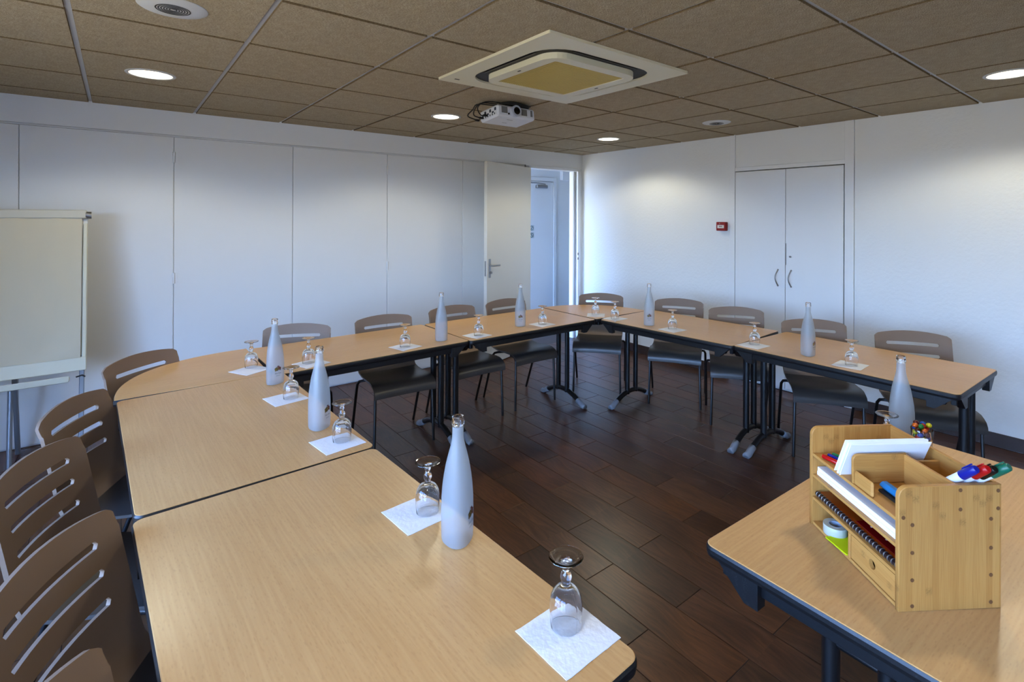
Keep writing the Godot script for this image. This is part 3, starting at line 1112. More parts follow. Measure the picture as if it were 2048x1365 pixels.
func make_chair() -> Node3D:
	var c := thing("stacking_chair", "", "chair", Vector3.ZERO, 0.0, "taupe plastic chairs around the tables")
	var st := st_new()
	shell_part(st, 0, 23)
	obj("backrest", st, M.taupe, c)
	st = st_new()
	shell_part(st, 23, shell_rows().size() - 1)
	obj("seat", st, M.anthracite, c)
	for s in [-1, 1]:
		st = st_new()
		tube(st, [Vector3(s * 0.195, 0.432, 0.13), Vector3(s * 0.198, 0.425, 0.19), Vector3(s * 0.200, 0.40, 0.208), Vector3(s * 0.209, 0.004, 0.217)], 0.0095, 8)
		obj("leg", st, M.black_metal, c)
		st = st_new()
		tube(st, [Vector3(s * 0.150, 0.424, -0.03), Vector3(s * 0.205, 0.426, -0.045), Vector3(s * 0.226, 0.420, -0.06), Vector3(s * 0.236, 0.398, -0.075), Vector3(s * 0.237, 0.36, -0.088), Vector3(s * 0.232, 0.004, -0.218)], 0.0095, 8)
		obj("leg", st, M.black_metal, c)
	st = st_new()
	for s in [-1, 1]:
		tube(st, [Vector3(s * 0.150, 0.4245, -0.12), Vector3(s * 0.150, 0.4245, 0.14)], 0.0095, 8)
	tube(st, [Vector3(-0.195, 0.430, 0.13), Vector3(0.195, 0.430, 0.13)], 0.0095, 8)
	tube(st, [Vector3(-0.150, 0.424, -0.03), Vector3(0.150, 0.424, -0.03)], 0.0095, 8)
	obj("seat_frame", st, M.black_metal, c)
	return c

func build_chairs() -> void:
	var c0 := make_chair()
	var list := [
		[-3.856, 1.325, -25.4, "taupe chair in the back row partly hidden by the leftmost frosted bottle"],
		[-3.183, 1.397, -3.8, "taupe chair in the back row second from the left, between two partition joints"],
		[-2.560, 1.345, -0.2, "taupe chair in the back row behind the joint of the two back tables"],
		[-2.006, 1.332, -0.2, "taupe chair in the back row in front of the open door leaf"],
		[-1.239, 1.529, -50.6, "taupe chair at the far corner behind the quarter-round table"],
		[-0.940, 2.177, -58.6, "taupe chair of the right row below the red fire alarm"],
		[-0.928, 2.747, -55.3, "taupe chair of the right row in front of the left cupboard door"],
		[-0.967, 3.383, -54.7, "taupe chair of the right row in front of the right cupboard door"],
		[-0.875, 3.956, -57.0, "taupe chair at the near end of the right row against the bare plaster wall"],
		[-4.471, 1.612, 41.5, "taupe chair at the rounded left corner table in front of the partition joint"],
		[-4.652, 2.240, 64.0, "taupe chair of the left row nearest the flip chart"],
		[-4.707, 2.815, 66.0, "taupe chair of the left row second from the flip chart"],
		[-4.632, 3.468, 63.0, "taupe chair of the left row with all three back slots filling the left edge"],
		[-4.645, 4.012, 63.0, "taupe chair of the left row nearest the camera, only its top edge showing"]]
	for i in list.size():
		var e: Array = list[i]
		if i == 0:
			c0.position = Vector3(e[0], 0, e[1])
			c0.rotation.y = deg_to_rad(e[2])
			c0.set_meta("label", e[3])
		else:
			dup(c0, Vector3(e[0], 0, e[1]), deg_to_rad(e[2]), e[3])

# ============================================================ bottles, glasses, napkins
const BP := [[0.0, 0.004], [0.030, 0.0], [0.0375, 0.003], [0.0395, 0.010], [0.0402, 0.04], [0.0402, 0.08], [0.0395, 0.115], [0.0375, 0.145], [0.0345, 0.172], [0.0300, 0.200], [0.0240, 0.226], [0.0185, 0.247], [0.0155, 0.262], [0.0145, 0.275], [0.0142, 0.296]]

func bottle_radius(y: float) -> float:
	for i in range(2, BP.size() - 1):
		if y <= BP[i + 1][1]:
			return lerpf(BP[i][0], BP[i + 1][0], (y - BP[i][1]) / (BP[i + 1][1] - BP[i][1]))
	return BP[-1][0]

func lobe(a: float, y: float) -> float:
	return 1.0 + 0.085 * smoothstep(0.26, 0.12, y) * cos(3.0 * a + PI)

func on_bottle(a: float, b: float) -> Vector3:
	# a point of the print: a metres to the right, b metres up
	var r := bottle_radius(b)
	var th := a / r
	r = r * lobe(th, b) + 0.0006
	return Vector3(r * sin(th), b, r * cos(th))

func blob(st: SurfaceTool, cx: float, cy: float, rx: float, ry: float, col: Color, seg := 14, wob := 0.0) -> void:
	tint = col
	st.set_smooth_group(-1)
	for k in seg:
		var p := []
		for q in [k, k + 1]:
			var a: float = TAU * q / seg
			var w := 1.0 + wob * sin(a * 5.0 + cx * 900.0)
			p.append(on_bottle(cx + cos(a) * rx * w, cy + sin(a) * ry * w))
		tri(st, on_bottle(cx, cy), p[0], p[1])
	tint = Color(1, 1, 1)

func stroke(st: SurfaceTool, x0: float, y0: float, x1: float, y1: float, w: float, col: Color) -> void:
	tint = col
	var d := Vector2(x1 - x0, y1 - y0).normalized()
	var n := Vector2(-d.y, d.x) * w
	quad(st, on_bottle(x0 - n.x, y0 - n.y), on_bottle(x1 - n.x, y1 - n.y), on_bottle(x1 + n.x, y1 + n.y), on_bottle(x0 + n.x, y0 + n.y))
	tint = Color(1, 1, 1)

func make_bottle() -> Node3D:
	var b := thing("frosted_bottle", "", "bottle", Vector3.ZERO, 0.0, "frosted water bottles on the tables")
	var prof := []
	for p in BP:
		prof.append(Vector2(p[0], p[1]))
	var st := st_new()
	lathe(st, prof, 48, Vector3.ZERO, Basis.IDENTITY, true)
	obj("body", st, M.frost, b)
	st = st_new()
	lathe(st, [Vector2(0.0142, 0.296), Vector2(0.0148, 0.299), Vector2(0.0162, 0.301), Vector2(0.0162, 0.309), Vector2(0.0148, 0.312), Vector2(0.0155, 0.316), Vector2(0.0152, 0.321), Vector2(0.0130, 0.322), Vector2(0.0108, 0.320), Vector2(0.0106, 0.296), Vector2(0.0142, 0.296)], 28)
	obj("lip", st, M.glass, b)
	# printed crest over two lines of script
	st = st_new()
	var ol := Color(0.07, 0.058, 0.012)
	var go := Color(0.12, 0.085, 0.015)
	var re := Color(0.10, 0.018, 0.01)
	var ink := Color(0.03, 0.04, 0.05)
	blob(st, -0.0065, 0.078, 0.0105, 0.0095, ol, 16, 0.12)
	blob(st, -0.012, 0.074, 0.004, 0.007, go, 12, 0.1)
	blob(st, 0.0065, 0.081, 0.0095, 0.008, re, 16, 0.14)
	blob(st, 0.012, 0.076, 0.0035, 0.006, Color(0.05, 0.03, 0.02), 12, 0.1)
	blob(st, 0.001, 0.091, 0.006, 0.0035, Color(0.07, 0.03, 0.03), 12, 0.15)
	for k in 4:
		blob(st, -0.009 + 0.005 * k, 0.0775 + 0.003 * (k % 2), 0.0016, 0.002, Color(0.22, 0.16, 0.03), 8)
	for k in 9:
		var x := -0.0145 + 0.0034 * k
		if k == 4:
			continue
		var h := 0.0085 if k in [0, 5] else 0.0048
		stroke(st, x, 0.054, x + 0.0022, 0.054 + h, 0.00055, ink)
		stroke(st, x + 0.0022, 0.0585, x + 0.0034, 0.0545, 0.0004, ink)
	for k in 7:
		var x := -0.0095 + 0.003 * k
		stroke(st, x, 0.0445, x + 0.0014, 0.0475, 0.00045, ink)
	stroke(st, -0.010, 0.0437, 0.012, 0.0443, 0.0003, ink)
	obj("printed_emblem", st, M.print, b)
	return b

func make_glass() -> Node3D:
	var g := thing("wine_glass", "", "glass", Vector3.ZERO, 0.0, "stemmed glasses set upside down on napkins")
	var st := st_new()
	# bowl: outside up from the rim to the stem, and the hollow inside
	lathe(st, [Vector2(0.0300, 0.0), Vector2(0.0312, 0.0004), Vector2(0.0328, 0.018), Vector2(0.0338, 0.036), Vector2(0.0332, 0.050), Vector2(0.0308, 0.0615), Vector2(0.0262, 0.0705), Vector2(0.0190, 0.0770), Vector2(0.0115, 0.0805), Vector2(0.0080, 0.0835), Vector2(0.0088, 0.0885), Vector2(0.0112, 0.0945), Vector2(0.0118, 0.1000), Vector2(0.0100, 0.1065), Vector2(0.0074, 0.1120), Vector2(0.0066, 0.1165), Vector2(0.0082, 0.1195), Vector2(0.0082, 0.1225), Vector2(0.0070, 0.1255), Vector2(0.0085, 0.1300), Vector2(0.0140, 0.1335), Vector2(0.0240, 0.1365), Vector2(0.0345, 0.1388), Vector2(0.0356, 0.1396), Vector2(0.0352, 0.1406), Vector2(0.0340, 0.1407), Vector2(0.0240, 0.1385), Vector2(0.0140, 0.1356), Vector2(0.0060, 0.1335), Vector2(0.0, 0.1330)], 32)
	lathe(st, [Vector2(0.0, 0.0735), Vector2(0.0100, 0.0720), Vector2(0.0190, 0.0680), Vector2(0.0258, 0.0605), Vector2(0.0296, 0.0500), Vector2(0.0318, 0.0360), Vector2(0.0310, 0.018), Vector2(0.0297, 0.0004), Vector2(0.0300, 0.0)], 32)
	obj("bowl_and_stem", st, M.glass, g)
	return g

func nap(ns: FastNoiseLite, i: int, j: int, k: int) -> Vector3:
	var n := 12
	var s := 0.148
	var x := (float(i) / n - 0.5) * s
	var z := (float(j) / n - 0.5) * s
	var e := minf(minf(i, n - i), minf(j, n - j)) / 2.0
	var y: float = 0.0016 + (0.0008 * ns.get_noise_2d(x, z) + 0.0006) * clampf(e, 0.0, 1.0)
	return Vector3(x + 0.0012 * ns.get_noise_2d(z * 2.0, 5.0), y if k > 0 else 0.0003, z + 0.0012 * ns.get_noise_2d(x * 2.0, 9.0))

func make_napkin() -> Node3D:
	var st := st_new()
	var ns := noise(81, 14.0, 2)
	var n := 12
	st.set_smooth_group(1)
	for i in n:
		for j in n:
			quad(st, nap(ns, i, j, 1), nap(ns, i, j + 1, 1), nap(ns, i + 1, j + 1, 1), nap(ns, i + 1, j, 1))
	st.set_smooth_group(-1)
	for i in n:
		quad(st, nap(ns, i, n, 0), nap(ns, i + 1, n, 0), nap(ns, i + 1, n, 1), nap(ns, i, n, 1))
		quad(st, nap(ns, i + 1, 0, 0), nap(ns, i, 0, 0), nap(ns, i, 0, 1), nap(ns, i + 1, 0, 1))
		quad(st, nap(ns, 0, i, 0), nap(ns, 0, i + 1, 0), nap(ns, 0, i + 1, 1), nap(ns, 0, i, 1))
		quad(st, nap(ns, n, i + 1, 0), nap(ns, n, i, 0), nap(ns, n, i, 1), nap(ns, n, i + 1, 1))
	quad(st, nap(ns, 0, 0, 0), nap(ns, n, 0, 0), nap(ns, n, n, 0), nap(ns, 0, n, 0))
	var o := obj("paper_napkin", st, M.napkin)
	tag(o, "", "napkin", "white paper napkins under the glasses")
	return o

func to_camera(x: float, z: float) -> float:
	return atan2(-4.7209 - x, 4.9378 - z)

func build_table_ware() -> void:
	var b0 := make_bottle()
	var bl := [
		[-4.039, 3.767, 1.15, "frosted bottle on the nearest left table beside the second glass from the camera"],
		[-4.102, 2.801, 0.95, "frosted bottle on the second left table at its inner edge"],
		[-4.110, 2.089, 0.42, "frosted crested bottle at the far end of the left row"],
		[-3.022, 1.795, 2.2, "frosted bottle on the back row just left of the joint of two tables"],
		[-2.327, 1.757, 0.05, "frosted crested bottle on the back row in front of the open door leaf"],
		[-1.520, 2.344, 0.05, "frosted crested bottle on the right row nearest the far corner"],
		[-1.466, 3.516, 1.1, "frosted bottle on the near table of the right row, in front of the cupboard"],
		[-2.452, 4.283, 2.4, "frosted bottle behind the bamboo organizer on the lower right table"]]
	for i in bl.size():
		var e: Array = bl[i]
		var o := b0 if i == 0 else dup(b0, Vector3.ZERO, 0, e[3])
		o.position = Vector3(e[0], T + 0.0005, e[1])
		o.rotation.y = to_camera(e[0], e[1]) + e[2]
		o.set_meta("label", e[3])
	# glass x, z; napkin x, z, turn; where it stands
	var gl := [
		[-4.009, 4.150, -4.021, 4.169, 0.03, "at the front corner of the nearest left table, closest to the camera"],
		[-4.039, 3.600, -4.062, 3.590, 0.08, "left of the tall bottle on the nearest left table"],
		[-4.072, 2.978, -4.089, 2.982, 0.12, "at the near inner corner of the second left table"],
		[-4.102, 2.373, -4.121, 2.364, 0.15, "on the second left table between two frosted bottles"],
		[-4.146, 1.712, -4.160, 1.770, 0.45, "on the quarter-round table at the left end"],
		[-3.877, 1.820, -3.866, 1.836, 0.30, "at the left end of the back row, behind the second bottle's neck"],
		[-3.290, 1.812, -3.287, 1.812, 0.25, "near the middle of the left table of the back row"],
		[-2.750, 1.833, -2.755, 1.822, 0.20, "on the back row just right of the joint of two tables"],
		[-2.152, 1.812, -2.153, 1.812, 0.10, "on the back row just right of a crested bottle"],
		[-1.534, 1.776, -1.552, 1.800, 0.75, "on the quarter-round table in the far corner"],
		[-1.550, 2.015, -1.536, 2.005, 0.05, "at the end of the right row beside the far corner table"],
		[-1.502, 2.550, -1.516, 2.560, -0.05, "right of the crested bottle in the right row"],
		[-1.466, 3.175, -1.491, 3.182, -0.05, "just right of the table joint in the right row"],
		[-1.498, 3.769, -1.491, 3.760, 0.05, "right of the bottle on the near table of the right row"],
		[-2.612, 4.287, -2.620, 4.290, 0.2, "behind the bamboo organizer on the lower right table"]]
	var g0 := make_glass()
	var n0 := make_napkin()
	for i in gl.size():
		var e: Array = gl[i]
		var g := g0 if i == 0 else dup(g0, Vector3.ZERO, 0, "")
		g.position = Vector3(e[0], T + 0.0030, e[1])
		g.rotation.y = i * 0.7
		g.set_meta("label", "upside-down stemmed glass " + e[5])
		var n := n0 if i == 0 else dup(n0, Vector3.ZERO, 0, "")
		n.position = Vector3(e[2], T + 0.0003, e[3])
		n.rotation.y = e[4]
		n.set_meta("label", "white paper napkin " + e[5])
	# tumbler of coloured sweets behind the organizer
	var cup := thing("sweets_tumbler", "glass tumbler of colourful foil sweets behind the bamboo organizer", "tumbler", Vector3(-2.515, T + 0.0005, 4.365))
	var st := st_new()
	lathe(st, [Vector2(0.0, 0.0), Vector2(0.026, 0.0), Vector2(0.0275, 0.002), Vector2(0.034, 0.092), Vector2(0.0335, 0.093), Vector2(0.0325, 0.092), Vector2(0.0262, 0.006), Vector2(0.0, 0.005)], 28)
	obj("tumbler", st, M.glass, cup)
	var cols := [Color(0.05, 0.42, 0.16), Color(0.62, 0.04, 0.05), Color(0.72, 0.70, 0.08), Color(0.10, 0.30, 0.62), Color(0.30, 0.10, 0.10), Color(0.75, 0.35, 0.06)]
	var mats := []
	for c in cols:
		mats.append(mat(c, 0.22, 0.35))
	st = st_new()
	var prof := []
	for k in 9:
		var a := -PI / 2 + PI * k / 8.0
		prof.append(Vector2(0.0095 * cos(a) + 0.00001, 0.0082 * sin(a)))
	lathe(st, prof, 12)
	var ms := mesh_of(st)
	var idx := 0
	for lay in 7:
		var rr := 0.0165 + lay * 0.0008
		for k in 6:
			var a := TAU * k / 6.0 + lay * 0.5
			var o := put("sweet", ms, mats[(idx * 5 + lay) % 6], cup)
			o.position = Vector3(cos(a) * rr * (1.0 if k < 5 else 0.15), 0.0155 + lay * 0.0145 + (0.003 if k % 2 == 0 else 0.0), sin(a) * rr * (1.0 if k < 5 else 0.15))
			o.rotation = Vector3(idx * 1.1, idx * 0.7, 0)
			idx += 1

# ============================================================ flip chart
func chart(x: float, y: float, z: float) -> Vector3:
	return Vector3(0, 0.57, 0.155) + Basis(Vector3.RIGHT, -atan2(0.17, 1.0)) * Vector3(x, y, z)

func pad(ns: FastNoiseLite, i: int, j: int, k: int) -> Vector3:
	var u := i / 22.0
	var v := j / 30.0
	var wv: float = ns.get_noise_2d(u * 1.4 + 3.0, v * 0.9) * 0.010 * (1.0 - v * 0.6) + 0.004 * sin(u * 19.0 + v * 5.0) * pow(v, 6.0) + 0.004
	return chart(-0.325 + 0.645 * u, 0.093 + 0.905 * v - 0.010 * u * (1.0 - v), (0.012 + wv) if k > 0 else 0.003)

func build_flip_chart() -> void:
	var f := thing("flip_chart", "white flip chart easel with a creased paper pad, leaning by the partition wall", "flip chart", Vector3(-5.225, 0, 0.30))
	var cream := mat(Color(0.80, 0.785, 0.70), 0.5)
	var alu := mat(Color(0.50, 0.52, 0.55), 0.4, 0.4)
	# the board leans back: bottom 0.20 m nearer to the room than the top
	var lean := Basis(Vector3.RIGHT, -atan2(0.17, 1.0))
	var st := st_new()
	bx(st, chart(0, 0.52, -0.012), Vector3(0.70, 0.98, 0.014), 0.003, lean)
	obj("board", st, mat(Color(0.80, 0.80, 0.78), 0.4), f)
	st = st_new()
	bx(st, chart(0, 1.025, 0.004), Vector3(0.69, 0.058, 0.040), 0.006, lean)
	obj("clamp_bar", st, mat(Color(0.73, 0.72, 0.67), 0.45), f)
	for s in [-1, 1]:
		st = st_new()
		tube(st, [chart(s * 0.338, 1.02, 0.006), chart(s * 0.368, 1.02, 0.006)], 0.024, 14)
		obj("clamp_knob", st, M.steel, f)
		st = st_new()
		bx(st, chart(s * 0.338, 0.50, 0.002), Vector3(0.022, 0.93, 0.022), 0.004, lean)
		obj("frame_post", st, cream, f)
	st = st_new()
	bx(st, chart(0, 0.045, 0.004), Vector3(0.70, 0.085, 0.026), 0.004, lean)
	obj("bottom_rail", st, cream, f)
	st = st_new()
	bx(st, chart(-0.03, -0.045, 0.035), Vector3(0.60, 0.016, 0.075), 0.004)
	bx(st, chart(-0.03, -0.035, 0.072), Vector3(0.60, 0.03, 0.006), 0.002)
	obj("pen_tray", st, cream, f)
	# paper pad: gently cockled sheets
	st = st_new()
	var ns := noise(91, 3.2, 2)
	var nx := 22
	var ny := 30
	st.set_smooth_group(1)
	for i in nx:
		for j in ny:
			quad(st, pad(ns, i, j, 1), pad(ns, i + 1, j, 1), pad(ns, i + 1, j + 1, 1), pad(ns, i, j + 1, 1))
	st.set_smooth_group(-1)
	for j in ny:
		quad(st, pad(ns, nx, j, 1), pad(ns, nx, j, 0), pad(ns, nx, j + 1, 0), pad(ns, nx, j + 1, 1))
		quad(st, pad(ns, 0, j, 0), pad(ns, 0, j, 1), pad(ns, 0, j + 1, 1), pad(ns, 0, j + 1, 0))
	for i in nx:
		quad(st, pad(ns, i, 0, 0), pad(ns, i + 1, 0, 0), pad(ns, i + 1, 0, 1), pad(ns, i, 0, 1))
	obj("paper_pad", st, mat(Color(0.76, 0.725, 0.635), 0.85, 0.0, 0.2), f)
	for s in [-1, 1]:
		st = st_new()
		bx(st, (chart(s * 0.325, 0.10, -0.03) + Vector3(s * 0.33, 0.005, 0.29)) * 0.5, Vector3(0.026, 0.685, 0.020), 0.004, Basis(Vector3.RIGHT, -0.22))
		obj("leg", st, alu, f)
	st = st_new()
	tube(st, [chart(0.0, 0.3, -0.03), Vector3(0.0, 0.006, -0.18)], 0.014, 8)
	obj("leg", st, alu, f)
	st = st_new()
	tube(st, [chart(0.0, -0.03, -0.02), Vector3(0.005, 0.006, 0.24)], 0.013, 8)
	obj("leg", st, alu, f)
	st = st_new()
	tube(st, [chart(0.30, -0.035, 0.02), chart(0.33, -0.028, 0.02), chart(0.345, -0.04, 0.02)], 0.005, 6)
	obj("hook", st, M.dark, f)

# ============================================================ bamboo organizer and what is in it
func in_tray(x: float, y: float, z: float) -> Vector3:
	return Vector3(-3.436, T + 0.0005, 4.564) + Basis(Vector3.UP, atan2(-0.583, 0.812)) * Vector3(x, y, z)

func build_organizer() -> void:
	# own axes: x = depth from the open front, z = -length from the near side panel, y up
	var turn := atan2(-0.583, 0.812)
	var at := Vector3(-3.436, T + 0.0005, 4.564)
	var og := thing("desk_organizer", "bamboo desk organizer with trays, dividers and a drawer", "desk organizer", at, turn)
	var D := 0.230
	var L := 0.327
	var Hh := 0.265
	uvs = 0.36
	# side panels with rounded upper front corner (outline in x,y; grain upright)
	ugrain = 1
	for v in [0.0, L - 0.011]:
		var st := st_new()
		side_panel(st, D, Hh, 0.022, -v - 0.011, -v)
		uoff.y += 0.37
		var sp := obj("side_panel", st, M.bamboo, og)
		if v == 0.0:
			for e in [[0.010, 0.20], [0.030, 0.184], [0.030, 0.125], [0.030, 0.067], [0.030, 0.012], [0.137, 0.255], [0.137, 0.214], [0.222, 0.252], [0.222, 0.214], [0.206, 0.192], [0.206, 0.130], [0.206, 0.072], [0.206, 0.014]]:
				var h := st_new()
				tube(h, [Vector3(e[0], e[1], -0.003), Vector3(e[0], e[1], 0.0006)], 0.0042, 12)
				obj("screw_cap", h, M.bamboo_dark, sp)
	ugrain = 0
	var i0 := -L + 0.011
	var i1 := -0.011
	ugrain = 2
	box_obj("back_panel", Vector3(D - 0.008, 0.002, i0), Vector3(D, Hh, i1), M.bamboo, og, 0.001)
	for e in [["base_board", 0.002, 0.010], ["shelf", 0.070, 0.078], ["shelf", 0.130, 0.138], ["shelf", 0.187, 0.195]]:
		uoff += Vector2(0.21, 0.13)
		box_obj(e[0], Vector3(0.002, e[1], i0), Vector3(D - 0.008, e[2], i1), M.bamboo, og, 0.001)
	# dividers on the upper tray
	ugrain = 0
	var st2 := st_new()
	side_panel(st2, 0.135, Hh - 0.196, 0.014, -0.157, -0.150, Vector3(0.002, 0.196, 0))
	obj("cross_divider", st2, M.bamboo, og)
	ugrain = 2
	box_obj("long_divider", Vector3(0.130, 0.195, -0.150), Vector3(0.138, Hh - 0.002, i1), M.bamboo, og, 0.001)
	box_obj("cross_divider", Vector3(0.138, 0.195, -0.157), Vector3(D - 0.008, Hh - 0.02, -0.150), M.bamboo, og, 0.001)
	var lip := st_new()
	bx(lip, Vector3(0.0075, 0.212, -0.1175), Vector3(0.009, 0.034, 0.063), 0.004)
	obj("front_lip", lip, M.bamboo, og)
	box_obj("cubby_divider", Vector3(0.002, 0.010, -0.168), Vector3(D - 0.008, 0.070, -0.160), M.bamboo, og, 0.001)
	# drawer with a finger hole
	var dr := st_new()
	var ns := 24
	var cz := -0.086
	var cy := 0.044
	var dx := 0.004
	var corners := [Vector2(-0.158, 0.012), Vector2(-0.013, 0.012), Vector2(-0.013, 0.068), Vector2(-0.158, 0.068)]
	var angles := []
	for k in ns:
		angles.append(TAU * k / ns)
	for co in corners:
		angles.append(fposmod(atan2(co.y - cy, co.x - cz), TAU))
	angles.sort()
	for k in angles.size():
		var p := []
		for q in [k, (k + 1) % angles.size()]:
			var a: float = angles[q]
			var d := Vector2(cos(a), sin(a))
			var t := 1e9
			for lim in [[d.x, (-0.013 - cz) if d.x > 0 else (-0.158 - cz)], [d.y, (0.068 - cy) if d.y > 0 else (0.012 - cy)]]:
				if absf(lim[0]) > 1e-4:
					t = minf(t, lim[1] / lim[0])
			p.append([Vector3(dx, cy + d.y * 0.0105, cz + d.x * 0.0105), Vector3(dx, cy + d.y * t, cz + d.x * t)])
		quad_out(dr, p[0][0], p[0][1], p[1][1], p[1][0], Vector3(1, cy, cz))
		var bk := Vector3(0.009, 0, 0)
		quad(dr, p[0][0], p[1][0], p[1][0] + bk, p[0][0] + bk)
	for e in corners.size():
		var a: Vector2 = corners[e]
		var b: Vector2 = corners[(e + 1) % 4]
		quad_out(dr, Vector3(dx, a.y, a.x), Vector3(dx, b.y, b.x), Vector3(dx + 0.009, b.y, b.x), Vector3(dx + 0.009, a.y, a.x), Vector3(dx, cy, cz))
	var drawer := obj("drawer", dr, M.bamboo, og)
	var tr := st_new()
	bx(tr, Vector3(0.11, 0.016, cz), Vector3(0.19, 0.006, 0.14))
	bx(tr, Vector3(0.11, 0.040, -0.155), Vector3(0.19, 0.05, 0.005))
	bx(tr, Vector3(0.11, 0.040, -0.016), Vector3(0.19, 0.05, 0.005))
	bx(tr, Vector3(0.203, 0.040, cz), Vector3(0.005, 0.05, 0.13))
	obj("drawer_tray", tr, M.bamboo, drawer)
	uvs = 1.0
	ugrain = 0
	uoff = Vector2.ZERO

	# paper in the upper slot
	var pp := thing("paper_ream", "stack of white paper in the upper slot of the organizer", "paper", in_tray(0.012, 0.1385, -0.163), turn)
	for k in 2:
		box_obj("sheet_block", Vector3(0.0015 * k, 0.0105 * k, -0.148 - 0.0005 * k), Vector3(0.195, 0.0105 * (k + 1), 0.147), M.paper, pp, 0.0002)
	# spiral notebook, orange cover, in the middle slot
	var nb := thing("spiral_notebook", "orange spiral notebook with a black wire binding in the organizer", "notebook", in_tray(0.012, 0.0785, -0.163), turn)
	box_obj("pages", Vector3(0.004, 0.003, -0.148), Vector3(0.19, 0.0105, 0.148), M.paper, nb, 0.0005)
	box_obj("back_cover", Vector3(0.0, 0.0005, -0.149), Vector3(0.195, 0.003, 0.149), M.dark, nb, 0.0005)
	box_obj("cover", Vector3(0.0, 0.0105, -0.149), Vector3(0.195, 0.012, 0.149), mat(Color(0.56, 0.24, 0.05), 0.25), nb, 0.0004)
	var sp2 := st_new()
	tube(sp2, [Vector3(0.001, 0.0082, -0.149), Vector3(0.001, 0.0082, 0.149)], 0.0062, 10)
	var spine := obj("binding_bar", sp2, mat(Color(0.11, 0.08, 0.10), 0.25), nb)
	for k in 26:
		var wst := st_new()
		lathe(wst, [Vector2(0.0064, -0.0012), Vector2(0.0075, -0.0006), Vector2(0.0075, 0.0006), Vector2(0.0064, 0.0012)], 10, Vector3(0.001, 0.0082, -0.143 + 0.01145 * k), Basis(Vector3.RIGHT, PI / 2))
		obj("wire_ring", wst, M.steel, spine)
	var fo := thing("red_folder", "dark red plastic folder lying on the notebook in the organizer", "folder", in_tray(0.016, 0.0912, -0.095), turn)
	var fs := st_new()
	bx(fs, Vector3(0.098, 0.0010, 0.0), Vector3(0.178, 0.0016, 0.155), 0.0004)
	obj("folder_cover", fs, mat(Color(0.42, 0.02, 0.03), 0.2), fo)
	var dots := st_new()
	for k in 3:
		bx(dots, Vector3(0.03, 0.0021, -0.05 + 0.05 * k), Vector3(0.005, 0.0006, 0.004))
	obj("stud", dots, mat(Color(0.85, 0.7, 0.7), 0.4), fo)
	# tape roll
	var tp := thing("tape_roll", "roll of clear adhesive tape in the lower cubby of the organizer", "tape", in_tray(0.029, 0.0102, -0.258), turn)
	var ts := st_new()
	lathe(ts, [Vector2(0.0165, 0.0), Vector2(0.028, 0.0), Vector2(0.0285, 0.001), Vector2(0.0285, 0.0225), Vector2(0.028, 0.0235), Vector2(0.0165, 0.0235), Vector2(0.0165, 0.0)], 32)
	obj("tape", ts, mat(Color(0.70, 0.72, 0.66), 0.25), tp)
	ts = st_new()
	lathe(ts, [Vector2(0.0145, 0.0), Vector2(0.0164, 0.0), Vector2(0.0164, 0.0238), Vector2(0.0145, 0.0238), Vector2(0.0145, 0.0)], 28)
	obj("core", ts, mat(Color(0.62, 0.66, 0.70), 0.4), tp)
	# sticky notes
	var sn := obj("sticky_notes", box_st(Vector3(-0.004, 0.0, -0.036), Vector3(0.070, 0.0035, 0.036)), mat(Color(0.74, 0.80, 0.06), 0.8, 0.0, 0.2))
	tag(sn, "neon yellow-green sticky note pad in the lower cubby of the organizer", "sticky notes")
	sn.position = in_tray(-0.001, 0.0102, -0.205)
	sn.rotation.y = turn + 0.12
	# folded leaflets leaning on the divider
	var lf := thing("leaflet_stack", "stack of folded white leaflets leaning on the organizer's divider", "leaflets", in_tray(-0.004, 0.1955, -0.210), turn)
	for k in 7:
		var ls := st_new()
		bx(ls, Vector3(0.1015 + 0.0015 * (k % 3), 0.053 - 0.0008 * k, 0.0), Vector3(0.203, 0.104, 0.0022), 0.0008)
		var o := obj("leaflet", ls, M.paper, lf)
		o.rotation.x = 0.43
		o.position = Vector3(0.0015 * ((k * 3) % 4), 0.0012, 0.0030 * k - 0.004)
	# pens in the far compartment
	var pens := [["red", Color(0.66, 0.03, 0.04), 0.020, -0.255], ["blue", Color(0.05, 0.13, 0.55), 0.037, -0.258], ["green", Color(0.04, 0.45, 0.28), 0.052, -0.262]]
	for e in pens:
		var pn := thing("felt_pen", "%s felt pen lying in the far compartment of the organizer" % e[0], "pen", in_tray(e[2], 0.2015, e[3]), turn + 0.35, "felt pens in the organizer")
		var ps := st_new()
		lathe(ps, [Vector2(0.0, 0.0), Vector2(0.0050, 0.001), Vector2(0.0058, 0.004), Vector2(0.0058, 0.055), Vector2(0.0050, 0.056)], 14, Vector3(0, 0, -0.03), Basis(Vector3.RIGHT, PI / 2))
		obj("cap", ps, mat(e[1], 0.3), pn)
		ps = st_new()
		lathe(ps, [Vector2(0.0050, 0.056), Vector2(0.0052, 0.058), Vector2(0.0052, 0.115), Vector2(0.0, 0.117)], 14, Vector3(0, 0, -0.03), Basis(Vector3.RIGHT, PI / 2))
		obj("barrel", ps, mat(e[1].lerp(Color(0.9, 0.9, 0.9), 0.15), 0.35), pn)
	# markers resting on the near side panel
	var mk := [["blue", Color(0.035, 0.10, 0.50), 0.152, 0.3100, 0.004, 0.12], ["red", Color(0.66, 0.03, 0.05), 0.174, 0.3120, 0.008, 0.10], ["black", Color(0.03, 0.03, 0.035), 0.196, 0.3080, 0.002, 0.05], ["green", Color(0.03, 0.36, 0.27), 0.214, 0.3160, 0.012, 0.45]]
